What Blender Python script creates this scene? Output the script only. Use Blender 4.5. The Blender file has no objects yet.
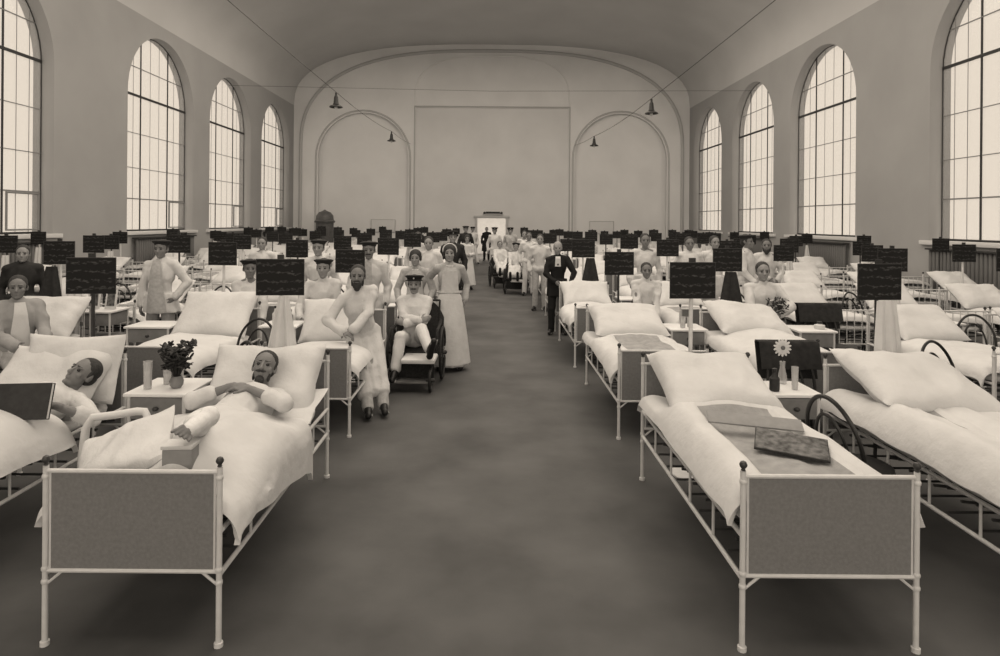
import bpy, bmesh, math, random
import numpy as np
from mathutils import Vector, Matrix

C = bpy.context.scene.collection
SC = bpy.context.scene
random.seed(7)
PI = math.pi

# ------------------------------------------------------------------ camera
cam_d = bpy.data.cameras.new('camera')
cam = bpy.data.objects.new('camera', cam_d)
C.objects.link(cam)
cam.location = (0, 0, 2.0)
cam.matrix_world = Matrix.Translation((0, 0, 2.0)) @ Matrix.Rotation(math.radians(90), 4, 'X') @ Matrix.Rotation(math.radians(0.45), 4, 'Z')
cam_d.sensor_width = 36
cam_d.lens = 629 * 36 / 1000
cam_d.shift_x = 0.009
cam_d.shift_y = -0.106
cam_d.clip_end = 200
cam_d.clip_start = 0.05
SC.camera = cam

# ------------------------------------------------------------------ world, lights, exposure
TINT = (1.0, 0.875, 0.73)
w = bpy.data.worlds.new('overcast_sky')
SC.world = w
w.use_nodes = True
bg = w.node_tree.nodes['Background']
bg.inputs[0].default_value = (*TINT, 1)
bg.inputs[1].default_value = 0.84

def area(name, loc, rot, sx, sy, power):
    d = bpy.data.lights.new(name, 'AREA')
    d.shape = 'RECTANGLE'; d.size = sx; d.size_y = sy; d.energy = power; d.color = TINT
    o = bpy.data.objects.new(name, d); C.objects.link(o)
    o.location = loc; o.rotation_euler = rot
    return o

area('added_overhead_light', (0, 13.6, 10.7), (0, 0, 0), 15, 26.5, 2350)                       # added overhead light below the closed ceiling, no lantern is built
area('added_front_light', (0, -8.3, 5.0), (math.radians(90), 0, 0), 17, 7, 800)       # added frontal fill before the solid wall behind the camera
for s in (-1, 1):
    for y in (2.5, 7.9, 13.2, 20.2, 25.5, 30.7):
        area('side_window_portal', (s * 11.02, y, 4.6), (0, math.radians(90) * s, 0), 6.4, 4.2, 1).data.cycles.is_portal = True

SC.view_settings.view_transform = 'Standard'
SC.view_settings.look = 'None'
SC.view_settings.exposure = 0.2
SC.view_settings.gamma = 1.0
SC.view_settings.use_curve_mapping = False
try:
    SC.cycles.use_denoising = True
    SC.cycles.max_bounces = 6
    SC.cycles.diffuse_bounces = 4
    SC.cycles.transparent_max_bounces = 12
    SC.cycles.sample_clamp_indirect = 4.0
except Exception:
    pass

# ------------------------------------------------------------------ materials
def mat(name, v, rough=0.7, noise=0.0, scale=8.0, metal=0.0, bump=0.0, bscale=60.0, spec=0.3):
    m = bpy.data.materials.new(name); m.use_nodes = True
    nt = m.node_tree; b = nt.nodes['Principled BSDF']
    col = v if isinstance(v, tuple) else (v, v, v)
    b.inputs['Base Color'].default_value = (*col, 1)
    b.inputs['Roughness'].default_value = rough
    b.inputs['Metallic'].default_value = metal
    b.inputs['Specular IOR Level'].default_value = spec
    if noise > 0 or bump > 0:
        tc = nt.nodes.new('ShaderNodeTexCoord')
    if noise > 0:
        n = nt.nodes.new('ShaderNodeTexNoise'); n.inputs['Scale'].default_value = scale; n.inputs['Detail'].default_value = 6
        r = nt.nodes.new('ShaderNodeValToRGB')
        r.color_ramp.elements[0].position = 0.3; r.color_ramp.elements[1].position = 0.7
        r.color_ramp.elements[0].color = (*[c * (1 - noise) for c in col], 1)
        r.color_ramp.elements[1].color = (*[min(1, c * (1 + noise)) for c in col], 1)
        nt.links.new(tc.outputs['Object'], n.inputs['Vector'])
        nt.links.new(n.outputs['Fac'], r.inputs['Fac']); nt.links.new(r.outputs['Color'], b.inputs['Base Color'])
    if bump > 0:
        n2 = nt.nodes.new('ShaderNodeTexNoise'); n2.inputs['Scale'].default_value = bscale; n2.inputs['Detail'].default_value = 4
        bp = nt.nodes.new('ShaderNodeBump'); bp.inputs['Strength'].default_value = bump; bp.inputs['Distance'].default_value = 0.012
        nt.links.new(tc.outputs['Object'], n2.inputs['Vector'])
        nt.links.new(n2.outputs['Fac'], bp.inputs['Height']); nt.links.new(bp.outputs['Normal'], b.inputs['Normal'])
    return m

M = {}
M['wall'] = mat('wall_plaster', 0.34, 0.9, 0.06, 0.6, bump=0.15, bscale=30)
M['endwall'] = mat('end_wall_plaster_lit', 0.70, 0.9, 0.05, 0.7)  # stronger light on the end wall put into a paler plaster colour
M['panelwall'] = mat('panel_plaster_lit', 0.64, 0.9, 0.05, 0.7)  # panel plaster also lightened to stand for the light on the end wall
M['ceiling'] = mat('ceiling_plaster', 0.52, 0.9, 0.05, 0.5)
M['floor'] = mat('linoleum_floor', 0.080, 0.62, 0.30, 1.5, bump=0.1, bscale=12, spec=0.22)
M['sill'] = mat('painted_sill', 0.62, 0.6)
M['mould'] = mat('moulding_plaster', 0.45, 0.9)
M['mullion'] = mat('dark_window_bars', 0.035, 0.6)
M['thinbar'] = mat('thin_glazing_bars', 0.22, 0.6)
M['radiator'] = mat('radiator_iron', 0.13, 0.6)
M['enamel'] = mat('white_enamel', 0.64, 0.4, 0.06, 20)
M['bedpanel'] = mat('grey_bed_panel', 0.20, 0.75, 0.10, 60, bump=0.12, bscale=220)
M['finial'] = mat('dark_finial', 0.05, 0.35)
M['spring'] = mat('spring_steel', 0.06, 0.5, metal=0.3)
M['linen'] = mat('white_linen', 0.62, 0.9, 0.05, 6, bump=0.55, bscale=16, spec=0.1)
M['sheet'] = mat('bed_sheet', 0.62, 0.9, 0.05, 4, bump=0.12, bscale=35, spec=0.1)
M['mattress'] = mat('mattress_ticking', 0.58, 0.9, 0.06, 10, spec=0.1)
M['blanket'] = mat('grey_blanket', 0.33, 0.95, 0.14, 14, bump=0.25, bscale=90, spec=0.1)
M['darkblanket'] = mat('dark_blanket', 0.035, 0.95, 0.2, 20, spec=0.1)
M['gown'] = mat('white_cotton_gown', 0.60, 0.9, 0.06, 9, bump=0.6, bscale=22, spec=0.1)
M['gowngrey'] = mat('grey_striped_cotton', 0.42, 0.9, 0.14, 26, spec=0.1)
M['apron'] = mat('grey_apron', 0.30, 0.9, 0.1, 12, spec=0.1)
M['dark'] = mat('dark_uniform', 0.028, 0.85, 0.2, 12, spec=0.2)
M['suit'] = mat('black_suit', 0.016, 0.85, spec=0.2)
M['boot'] = mat('black_leather', 0.015, 0.4)
M['skin'] = mat('skin', 0.27, 0.55, 0.08, 14)
M['skindark'] = mat('weathered_skin', 0.19, 0.55, 0.10, 14)
M['hair'] = mat('dark_hair', 0.038, 0.7, 0.3, 60, bump=0.5, bscale=120)
M['hairgrey'] = mat('grey_hair', 0.3, 0.8, 0.2, 60)
M['cap'] = mat('dark_cap_cloth', 0.022, 0.8)
M['eye'] = mat('eye', 0.03, 0.2)
M['lip'] = mat('lip', 0.12, 0.5)
M['pole'] = mat('dark_pole', 0.03, 0.5)
M['bentwood'] = mat('dark_bentwood', 0.02, 0.35)
M['white_paint'] = mat('white_paint', 0.66, 0.45)
M['table_top'] = mat('white_table_top', 0.78, 0.35)
M['table_grey'] = mat('grey_table_panel', 0.22, 0.6, 0.12, 12)
M['plaster'] = mat('plaster_bandage', 0.76, 0.9, 0.06, 30, bump=0.3, bscale=60)
M['book'] = mat('book_cover', 0.03, 0.6, 0.2, 30)
M['paper'] = mat('paper', 0.72, 0.8)
M['photo'] = mat('photograph_print', 0.10, 0.5, 0.85, 26)
M['board_grey'] = mat('grey_cardboard', 0.27, 0.8, 0.08, 20)
M['flower_dark'] = mat('dark_leaves', 0.03, 0.7, 0.4, 30)
M['flower_light'] = mat('pale_petals', 0.5, 0.7, 0.3, 20)
M['pot'] = mat('glazed_pot', 0.2, 0.3, 0.2, 9)
M['stove'] = mat('stove_tile', 0.10, 0.4, 0.2, 10)
M['wheel'] = mat('rubber_wheel', 0.018, 0.5)
M['wicker'] = mat('dark_wicker', 0.022, 0.7, 0.4, 40, bump=0.4, bscale=80)
M['lamp'] = mat('dark_lamp_metal', 0.02, 0.4)
M['shade'] = mat('enamel_lamp_shade', 0.35, 0.4)
M['bulb'] = mat('glass_bulb', 0.6, 0.15)
M['wood'] = mat('worn_wood', 0.12, 0.6, 0.2, 8)

def glass_mat(name, fac, v):
    m = bpy.data.materials.new(name); m.use_nodes = True
    nt = m.node_tree; nt.nodes.clear()
    out = nt.nodes.new('ShaderNodeOutputMaterial'); mx = nt.nodes.new('ShaderNodeMixShader')
    t = nt.nodes.new('ShaderNodeBsdfTransparent'); g = nt.nodes.new('ShaderNodeBsdfPrincipled')
    g.inputs['Base Color'].default_value = (v, v, v, 1); g.inputs['Roughness'].default_value = 0.15
    mx.inputs[0].default_value = fac
    nt.links.new(t.outputs[0], mx.inputs[1]); nt.links.new(g.outputs[0], mx.inputs[2]); nt.links.new(mx.outputs[0], out.inputs[0])
    return m
M['pane'] = glass_mat('window_glass', 0.16, 0.5)
M['glass'] = glass_mat('clear_glass', 0.45, 0.6)

# chalk-marked slate
def slate():
    m = mat('chalk_slate', 0.018, 0.75, spec=0.15)
    nt = m.node_tree; b = nt.nodes['Principled BSDF']
    tc = nt.nodes.new('ShaderNodeTexCoord'); mp = nt.nodes.new('ShaderNodeMapping'); mp.inputs['Scale'].default_value = (34, 1, 90)
    oi = nt.nodes.new('ShaderNodeObjectInfo')
    n = nt.nodes.new('ShaderNodeTexNoise'); n.noise_dimensions = '4D'; n.inputs['Scale'].default_value = 1.0; n.inputs['Detail'].default_value = 3
    wv = nt.nodes.new('ShaderNodeTexWave'); wv.bands_direction = 'Z'; wv.inputs['Scale'].default_value = 4.6; wv.inputs['Distortion'].default_value = 3.5; wv.inputs['Detail Scale'].default_value = 3
    mul = nt.nodes.new('ShaderNodeMath'); mul.operation = 'MULTIPLY'
    r = nt.nodes.new('ShaderNodeValToRGB')
    r.color_ramp.elements[0].position = 0.42; r.color_ramp.elements[1].position = 0.62
    r.color_ramp.elements[0].color = (0.016, 0.016, 0.016, 1); r.color_ramp.elements[1].color = (0.075, 0.075, 0.075, 1)
    m4 = nt.nodes.new('ShaderNodeMath'); m4.operation = 'MULTIPLY'; m4.inputs[1].default_value = 50
    nt.links.new(oi.outputs['Random'], m4.inputs[0]); nt.links.new(m4.outputs[0], n.inputs['W'])
    nt.links.new(tc.outputs['Object'], mp.inputs['Vector']); nt.links.new(mp.outputs[0], n.inputs['Vector'])
    nt.links.new(tc.outputs['Object'], wv.inputs['Vector'])
    nt.links.new(n.outputs['Fac'], mul.inputs[0]); nt.links.new(wv.outputs['Fac'], mul.inputs[1])
    nt.links.new(mul.outputs[0], r.inputs['Fac']); nt.links.new(r.outputs[0], b.inputs['Base Color'])
    return m
M['slate'] = slate()

# ------------------------------------------------------------------ mesh helpers
def frame_from(d):
    d = Vector(d).normalized()
    a = Vector((0, 0, 1)) if abs(d.z) < 0.9 else Vector((1, 0, 0))
    x = d.cross(a).normalized(); y = d.cross(x).normalized()
    return x, y, d

class MB:
    """collects shapes; build() links them as one mesh object"""
    def __init__(s): s.v = []; s.f = []; s.m = []
    def add(s, verts, faces, mi=0):
        o = len(s.v); s.v += [tuple(p) for p in verts]
        for f in faces: s.f.append(tuple(i + o for i in f)); s.m.append(mi)
        return s
    def rings(s, rings, mi=0, closed=False, cap=True):
        n = len(rings[0]); vs = [p for r in rings for p in r]; fs = []
        k = len(rings)
        for i in range(k if closed else k - 1):
            for j in range(n):
                a = i * n + j; b = i * n + (j + 1) % n; c = ((i + 1) % k) * n + (j + 1) % n; d = ((i + 1) % k) * n + j
                fs.append((a, b, c, d))
        if cap and not closed:
            fs.append(tuple(range(n))[::-1]); fs.append(tuple((k - 1) * n + j for j in range(n)))
        return s.add(vs, fs, mi)
    def box(s, c, d, R=None, mi=0):
        x, y, z = d[0] / 2, d[1] / 2, d[2] / 2
        vs = [Vector((sx * x, sy * y, sz * z)) for sx in (-1, 1) for sy in (-1, 1) for sz in (-1, 1)]
        if R is not None: vs = [R @ p for p in vs]
        vs = [p + Vector(c) for p in vs]
        return s.add(vs, [(0, 1, 3, 2), (4, 6, 7, 5), (0, 4, 5, 1), (2, 3, 7, 6), (0, 2, 6, 4), (1, 5, 7, 3)], mi)
    def cone(s, p0, p1, r0, r1, n=10, ends=True, mi=0):
        """tapered capsule"""
        p0, p1 = Vector(p0), Vector(p1)
        d = p1 - p0
        if d.length < 1e-6: return s.ell(p0, (r0,) * 3)
        x, y, dz = frame_from(d)
        rs = []
        st = ([(p0, -a, r0) for a in (80, 50, 20)] if ends else [(p0, 0, r0)])
        en = ([(p1, a, r1) for a in (20, 50, 80)] if ends else [(p1, 0, r1)])
        for (p, a, r) in st + en:
            a = math.radians(a); cr = r * math.cos(a); off = r * math.sin(a)
            rs.append([p + dz * off + x * cr * math.cos(t * 2 * PI / n) + y * cr * math.sin(t * 2 * PI / n) for t in range(n)])
        return s.rings(rs, mi)
    def tube(s, pts, r, n=8, closed=False, mi=0):
        pts = [Vector(p) for p in pts]; k = len(pts); rs = []
        rad = r if isinstance(r, (list, tuple)) else [r] * k
        prevx = None
        for i, p in enumerate(pts):
            if closed: t = (pts[(i + 1) % k] - pts[i - 1])
            else: t = pts[min(i + 1, k - 1)] - pts[max(i - 1, 0)]
            t.normalize()
            if prevx is None: x, y, _ = frame_from(t)
            else:
                x = prevx - t * prevx.dot(t); x.normalize(); y = t.cross(x)
            if prevx is None: y = t.cross(x)
            prevx = x
            rs.append([p + (x * math.cos(2 * PI * j / n) + y * math.sin(2 * PI * j / n)) * rad[i] for j in range(n)])
        return s.rings(rs, mi, closed)
    def ell(s, c, r, R=None, n=14, k=9, mi=0):
        c = Vector(c); rs = []
        vs = []; fs = []
        for i in range(1, k):
            a = PI * i / k
            for j in range(n):
                b = 2 * PI * j / n
                p = Vector((r[0] * math.sin(a) * math.cos(b), r[1] * math.sin(a) * math.sin(b), r[2] * math.cos(a)))
                vs.append((R @ p if R is not None else p) + c)
        t = Vector((0, 0, r[2])); vs.append((R @ t if R is not None else t) + c)
        t = Vector((0, 0, -r[2])); vs.append((R @ t if R is not None else t) + c)
        T, B = len(vs) - 2, len(vs) - 1
        for i in range(k - 2):
            for j in range(n):
                fs.append((i * n + j, (i + 1) * n + j, (i + 1) * n + (j + 1) % n, i * n + (j + 1) % n))
        for j in range(n):
            fs.append((T, j, (j + 1) % n)); fs.append((B, (k - 2) * n + (j + 1) % n, (k - 2) * n + j))
        return s.add(vs, fs, mi)
    def lathe(s, prof, c=(0, 0, 0), n=20, mi=0, R=None):
        c = Vector(c); rs = []
        for (r, z) in prof:
            ring = [Vector((r * math.cos(2 * PI * j / n), r * math.sin(2 * PI * j / n), z)) for j in range(n)]
            rs.append([((R @ p) if R is not None else p) + c for p in ring])
        return s.rings(rs, mi)
    def grid_solid(s, P, nu, nv, th, mifun=None):
        """thick sheet: P(u, v) with u, v in 0..1"""
        top = np.array([[P(i / nu, j / nv) for j in range(nv + 1)] for i in range(nu + 1)], dtype=float)
        du = np.gradient(top, axis=0); dv = np.gradient(top, axis=1)
        nrm = np.cross(du, dv); nrm /= (np.linalg.norm(nrm, axis=2, keepdims=True) + 1e-9)
        bot = top - nrm * th
        W_ = nv + 1; N = (nu + 1) * W_
        vs = list(map(tuple, top.reshape(-1, 3))) + list(map(tuple, bot.reshape(-1, 3)))
        o = len(s.v); s.v += vs
        def F(idx, m): s.f.append(tuple(i + o for i in idx)); s.m.append(m)
        for i in range(nu):
            for j in range(nv):
                a = i * W_ + j; m = mifun((i + .5) / nu, (j + .5) / nv) if mifun else 0
                F((a, a + W_, a + W_ + 1, a + 1), m); F((N + a, N + a + 1, N + a + W_ + 1, N + a + W_), 0)
        for i in range(nu):
            a = i * W_; F((a, N + a, N + a + W_, a + W_), 0)
            a = i * W_ + nv; F((a, a + W_, N + a + W_, N + a), 0)
        for j in range(nv):
            a = j; F((a, a + 1, N + a + 1, N + a), 0)
            a = nu * W_ + j; F((a, N + a, N + a + 1, a + 1), 0)
        return s
    def mesh(s, name, mats, smooth=True, bevel=0.0):
        me = bpy.data.meshes.new(name)
        me.from_pydata(s.v, [], s.f)
        for m in (mats if isinstance(mats, (list, tuple)) else [mats]): me.materials.append(m)
        me.polygons.foreach_set('material_index', s.m)
        bm = bmesh.new(); bm.from_mesh(me)
        bmesh.ops.recalc_face_normals(bm, faces=bm.faces)
        if bevel > 0:
            es = [e for e in bm.edges if len(e.link_faces) == 2 and e.calc_face_angle(0) > 0.6]
            bmesh.ops.bevel(bm, geom=es, offset=bevel, segments=2, profile=0.6, affect='EDGES')
        bm.to_mesh(me); bm.free()
        if smooth:
            me.polygons.foreach_set('use_smooth', [True] * len(me.polygons))
            try: me.set_sharp_from_angle(angle=math.radians(38))
            except Exception: pass
        me.update()
        return me
    def build(s, name, mats, parent=None, smooth=True, bevel=0.0, loc=None):
        o = bpy.data.objects.new(name, s.mesh(name, mats, smooth, bevel)); C.objects.link(o)
        if parent is not None: o.parent = parent
        if loc is not None: o.location = loc
        return o

def tag(o, label, cat, group=None, kind=None):
    o['label'] = label; o['category'] = cat
    if group: o['group'] = group
    if kind: o['kind'] = kind
    return o
def empty(name, loc=(0, 0, 0), rz=0.0, label=None, cat=None, group=None):
    o = bpy.data.objects.new(name, None); C.objects.link(o)
    o.location = loc; o.rotation_euler = (0, 0, rz); o.empty_display_size = 0.1
    if label: tag(o, label, cat, group)
    return o
def struct(o, label=None):
    o['kind'] = 'structure'
    if label: o['label'] = label
    return o
def copy_tree(o, parent=None):
    c = o.copy(); C.objects.link(c)
    if parent is not None: c.parent = parent
    for ch in KIDS.get(o.name, []) or [q for q in o.children]:
        copy_tree(ch, c)
    return c
KIDS = {}

RNG = np.random.RandomState(3)
def make_noise(n, f0, f1, seed):
    r = np.random.RandomState(seed)
    K = r.normal(size=(n, 3)); K /= np.linalg.norm(K, axis=1, keepdims=True)
    f = r.uniform(f0, f1, n); ph = r.uniform(0, 2 * PI, n)
    def fn(p):
        p = np.asarray(p, dtype=float)
        return np.sin(p @ (K * f[:, None]).T + ph).sum(axis=-1) / math.sqrt(n)
    return fn
NZ = [make_noise(7, 5, 16, i) for i in range(8)]
NF = [make_noise(9, 18, 48, 20 + i) for i in range(8)]


def solidify_remesh(mb, name, voxel, ratio=1.0, smooth=4, fold=0.0, seed=0, mats=None, foldfn=None):
    """fuse the collected shapes into one continuous skin"""
    me = bpy.data.meshes.new(name); me.from_pydata(mb.v, [], mb.f)
    bm = bmesh.new(); bm.from_mesh(me); bmesh.ops.recalc_face_normals(bm, faces=bm.faces); bm.to_mesh(me); bm.free()
    o = bpy.data.objects.new(name, me); C.objects.link(o)
    rm = o.modifiers.new('r', 'REMESH'); rm.mode = 'VOXEL'; rm.voxel_size = voxel; rm.adaptivity = 0
    if smooth:
        sm = o.modifiers.new('s', 'SMOOTH'); sm.factor = 0.5; sm.iterations = smooth
    if ratio < 1:
        dc = o.modifiers.new('d', 'DECIMATE'); dc.ratio = ratio
    dg = bpy.context.evaluated_depsgraph_get()
    nm = bpy.data.meshes.new_from_object(o.evaluated_get(dg))
    nm.name = name
    bpy.data.objects.remove(o); bpy.data.meshes.remove(me)
    if fold > 0 or foldfn:
        n = len(nm.vertices)
        co = np.empty(n * 3); nm.vertices.foreach_get('co', co); co = co.reshape(-1, 3)
        no = np.empty(n * 3); nm.vertices.foreach_get('normal', no); no = no.reshape(-1, 3)
        if fold > 0:
            a1 = NF[seed % 8](co * np.array([1, 1, 0.55])); a2 = NZ[seed % 8](co * np.array([1.6, 1.6, 0.7])); a3 = NF[(seed + 3) % 8](co * np.array([.7, .7, .9]) + 3)
            d = fold * (0.9 * (0.8 - np.abs(a1)) + 0.6 * a2 + 0.7 * (0.6 - np.abs(a3)))
        else: d = 0
        if foldfn: d = d + foldfn(co)
        co = co + no * np.asarray(d)[:, None]
        nm.vertices.foreach_set('co', co.reshape(-1))
    nm.materials.clear()
    for m in (mats if isinstance(mats, (list, tuple)) else [mats]): nm.materials.append(m)
    nm.polygons.foreach_set('material_index', [0] * len(nm.polygons))
    nm.polygons.foreach_set('use_smooth', [True] * len(nm.polygons))
    nm.update()
    return nm
def link(name, me, parent=None):
    o = bpy.data.objects.new(name, me); C.objects.link(o)
    if parent is not None: o.parent = parent
    return o
# ================================================================== ROOM
W, Y0, Y1 = 10.48, -9.0, 33.3
HOLES = [(0.4, 4.4), (5.75, 9.75), (11.05, 15.05), (18.1, 22.1), (23.38, 27.38), (28.66, 32.6)]
SILL, SPRING = 1.62, 5.7
def curve_wall(name, outer, holes, thick, material, to3d):
    """flat plate with arched openings, given thickness; (a, b) plane coordinates -> to3d(a, b, depth)"""
    cu = bpy.data.curves.new(name, 'CURVE'); cu.dimensions = '2D'; cu.fill_mode = 'BOTH'; cu.extrude = thick / 2
    for loop in [outer] + holes:
        sp = cu.splines.new('POLY'); sp.points.add(len(loop) - 1); sp.use_cyclic_u = True
        for i, (a, b) in enumerate(loop): sp.points[i].co = (a, b, 0, 1)
    o = bpy.data.objects.new(name, cu); C.objects.link(o)
    me = bpy.data.meshes.new_from_object(o.evaluated_get(bpy.context.evaluated_depsgraph_get())); me.name = name
    bpy.data.objects.remove(o); bpy.data.curves.remove(cu)
    for v in me.vertices: v.co = to3d(*v.co)
    bm = bmesh.new(); bm.from_mesh(me); bmesh.ops.remove_doubles(bm, verts=bm.verts, dist=1e-4); bmesh.ops.recalc_face_normals(bm, faces=bm.faces); bm.to_mesh(me); bm.free()
    me.materials.clear(); me.materials.append(material); me.update()
    return link(name, me)
def arch(y0, y1, sill, spring, n=24):
    c, r = (y0 + y1) / 2, (y1 - y0) / 2
    return [(y0, sill), (y1, sill)] + [(c + r * math.cos(PI * i / n), spring + r * math.sin(PI * i / n)) for i in range(n + 1)]

mb = MB(); mb.box((0, (Y0 + Y1) / 2, -0.05), (2 * W + 1, Y1 - Y0 + 1, 0.1)); struct(mb.build('floor', M['floor'], smooth=False))
TH = 0.5
for side, s in (('left', -1), ('right', 1)):
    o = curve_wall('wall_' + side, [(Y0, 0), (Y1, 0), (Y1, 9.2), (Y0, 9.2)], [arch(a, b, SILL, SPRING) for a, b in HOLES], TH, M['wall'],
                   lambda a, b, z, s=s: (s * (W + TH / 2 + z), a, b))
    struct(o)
# vaulted ceiling: coved up from the walls, nearly flat in the middle
def vault_profile(w0, z0, rise, n=28):
    out = []
    for i in range(n + 1):
        t = PI * i / n
        cx, sz = math.cos(t), math.sin(t)
        out.append((w0 * math.copysign(abs(cx) ** 0.72, cx), z0 + rise * sz ** 0.78))
    return out
vp = vault_profile(W, 8.1, 3.3)
mb = MB()
top = [(x, z) for x, z in vp]; back = [(x * 1.03, z + 0.3) for x, z in vp][::-1]
ring = top + back
mb.rings([[Vector((x, y, z)) for x, z in ring] for y in (Y0, 4, 14, 24, Y1 + 0.4)])
struct(mb.build('ceiling', M['ceiling']))
# wall behind the photographer
mb = MB(); mb.box((0, Y0 - 0.15, 5.9), (2 * W + 1, 0.3, 12.2)); struct(mb.build('wall_front', M['wall'], smooth=False))

# end wall with two arched niches, a centre panel and a doorway
EW = Y1
nichL = arch(-9.2, -4.4, 0.0, 5.35); nichR = arch(4.4, 9.3, 0.0, 5.35)
door = [(-0.72, 0), (0.78, 0), (0.78, 2.2), (-0.72, 2.2)]
panel = [(-4.02, 0.0), (4.07, 0.0), (4.07, 8.05), (-4.02, 8.05)]
def ew3(a, b, z): return (a, EW + 0.1 + z, b)
outer = [(-W - .3, -0.02), (-9.2, -0.02)] ; 
outer = [(-W - .3, -0.02), (W + .3, -0.02), (W + .3, 11.9), (-W - .3, 11.9)]
def lift(l): return [(a, max(b, 0.0)) for a, b in l]
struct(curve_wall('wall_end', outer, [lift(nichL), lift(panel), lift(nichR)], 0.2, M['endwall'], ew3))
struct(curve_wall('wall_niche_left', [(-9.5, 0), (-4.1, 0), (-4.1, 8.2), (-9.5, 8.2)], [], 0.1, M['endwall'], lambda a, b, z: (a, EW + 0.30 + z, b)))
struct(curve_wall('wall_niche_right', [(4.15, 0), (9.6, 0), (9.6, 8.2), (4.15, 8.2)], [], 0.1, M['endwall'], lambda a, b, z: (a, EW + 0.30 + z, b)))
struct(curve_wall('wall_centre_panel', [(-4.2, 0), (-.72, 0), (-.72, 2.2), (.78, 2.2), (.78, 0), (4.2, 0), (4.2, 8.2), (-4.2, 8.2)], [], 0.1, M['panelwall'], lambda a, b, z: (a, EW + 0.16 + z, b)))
# room beyond the doorway
mb = MB(); mb.box((0, 36.9, -0.04), (6, 6.2, 0.08)); struct(mb.build('floor_beyond', M['wood'], smooth=False))
mb = MB(); mb.box((0, 39.8, 1.6), (6, 0.1, 3.3)); mb.box((-3, 36.8, 1.6), (0.1, 6.0, 3.3)); mb.box((3, 36.8, 1.6), (0.1, 6.0, 3.3)); mb.box((0, 36.9, 3.3), (6.2, 6.2, 0.1))
struct(mb.build('wall_beyond', M['linen'], smooth=False))
area('corridor_light', (0, 36.2, 3.2), (0, 0, 0), 4.5, 4.5, 230)
# mouldings
def trim(n, pts, r, m=M['mould']):
    mb = MB(); mb.tube(pts, r, 8); return struct(mb.build('trim_%d' % n, m))
tn = 1
for s, (a, b) in ((-1, (-9.2, -4.4)), (1, (4.4, 9.3))):
    c, r = (a + b) / 2, (b - a) / 2 
    p = [(a - .1, EW + .0, 0.05), (a - .1, EW, 5.35)] + [(c - (r + .1) * math.cos(PI * i / 24), EW, 5.35 + (r + .1) * math.sin(PI * i / 24)) for i in range(1, 24)] + [(b + .1, EW, 5.35), (b + .1, EW, 0.05)]
    trim(tn, p, 0.05); tn += 1
trim(tn, [(-4.08, EW - .01, .05), (-4.08, EW - .01, 8.1), (4.13, EW - .01, 8.1), (4.13, EW - .01, .05)], 0.045); tn += 1
# wall arch where the vault meets the end wall
p = [(-10.1, EW - .02, 0.05)] + [(x, EW - .02, z) for x, z in vault_profile(10.1, 5.9, 5.15, 40)][::-1] + [(10.1, EW - .02, 0.05)]
trim(tn, p, 0.09); tn += 1
# faint arch over the centre panel
p = [(-4.08, EW - .01, 8.1)] + [(x * 1.0, EW - .01, z) for x, z in vault_profile(4.08, 8.6, 2.2, 20)][::-1] + [(4.13, EW - .01, 8.1)]
trim(tn, p, 0.035, M['endwall']); tn += 1
# door surround and sign board over it
mb = MB()
mb.box((-.79, EW + .08, 1.12), (.12, .1, 2.24)); mb.box((.85, EW + .08, 1.12), (.12, .1, 2.24)); mb.box((.03, EW + .07, 2.28), (1.9, .12, .12))
struct(mb.build('door_1', M['mould'], bevel=.01))
t = empty('door_ornament', (0.1, EW + .05, 2.36), 0, 'small dark carved ornament on the wall over the bright doorway', 'ornament')
mb = MB(); mb.box((0, 0, .04), (1.1, .08, .05)); mb.build('shelf', M['mould'], t, bevel=.008)
mb = MB(); mb.box((0, 0, .14), (.75, .05, .1)); mb.ell((-.45, 0, .12), (.07, .04, .07)); mb.ell((.45, 0, .12), (.07, .04, .07)); mb.build('carving', M['pole'], t)
# pale notice panels on the end wall
for x, lab in ((-5.75, 'pale rectangular notice panel on the end wall beside the left niche'), (5.9, 'pale rectangular notice panel on the end wall in the right niche')):
    t = empty('notice_panel', (x, EW + .22, 1.75), 0, lab, 'panel')
    mb = MB(); mb.box((0, 0, 0), (1.25, .03, .62)); mb.build('panel_face', M['panelwall'], t, bevel=.006)
    mb = MB(); mb.tube([(-.64, 0, -.33), (.64, 0, -.33), (.64, 0, .33), (-.64, 0, .33)], .022, 6, True); mb.build('frame', M['mould'], t)

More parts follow.
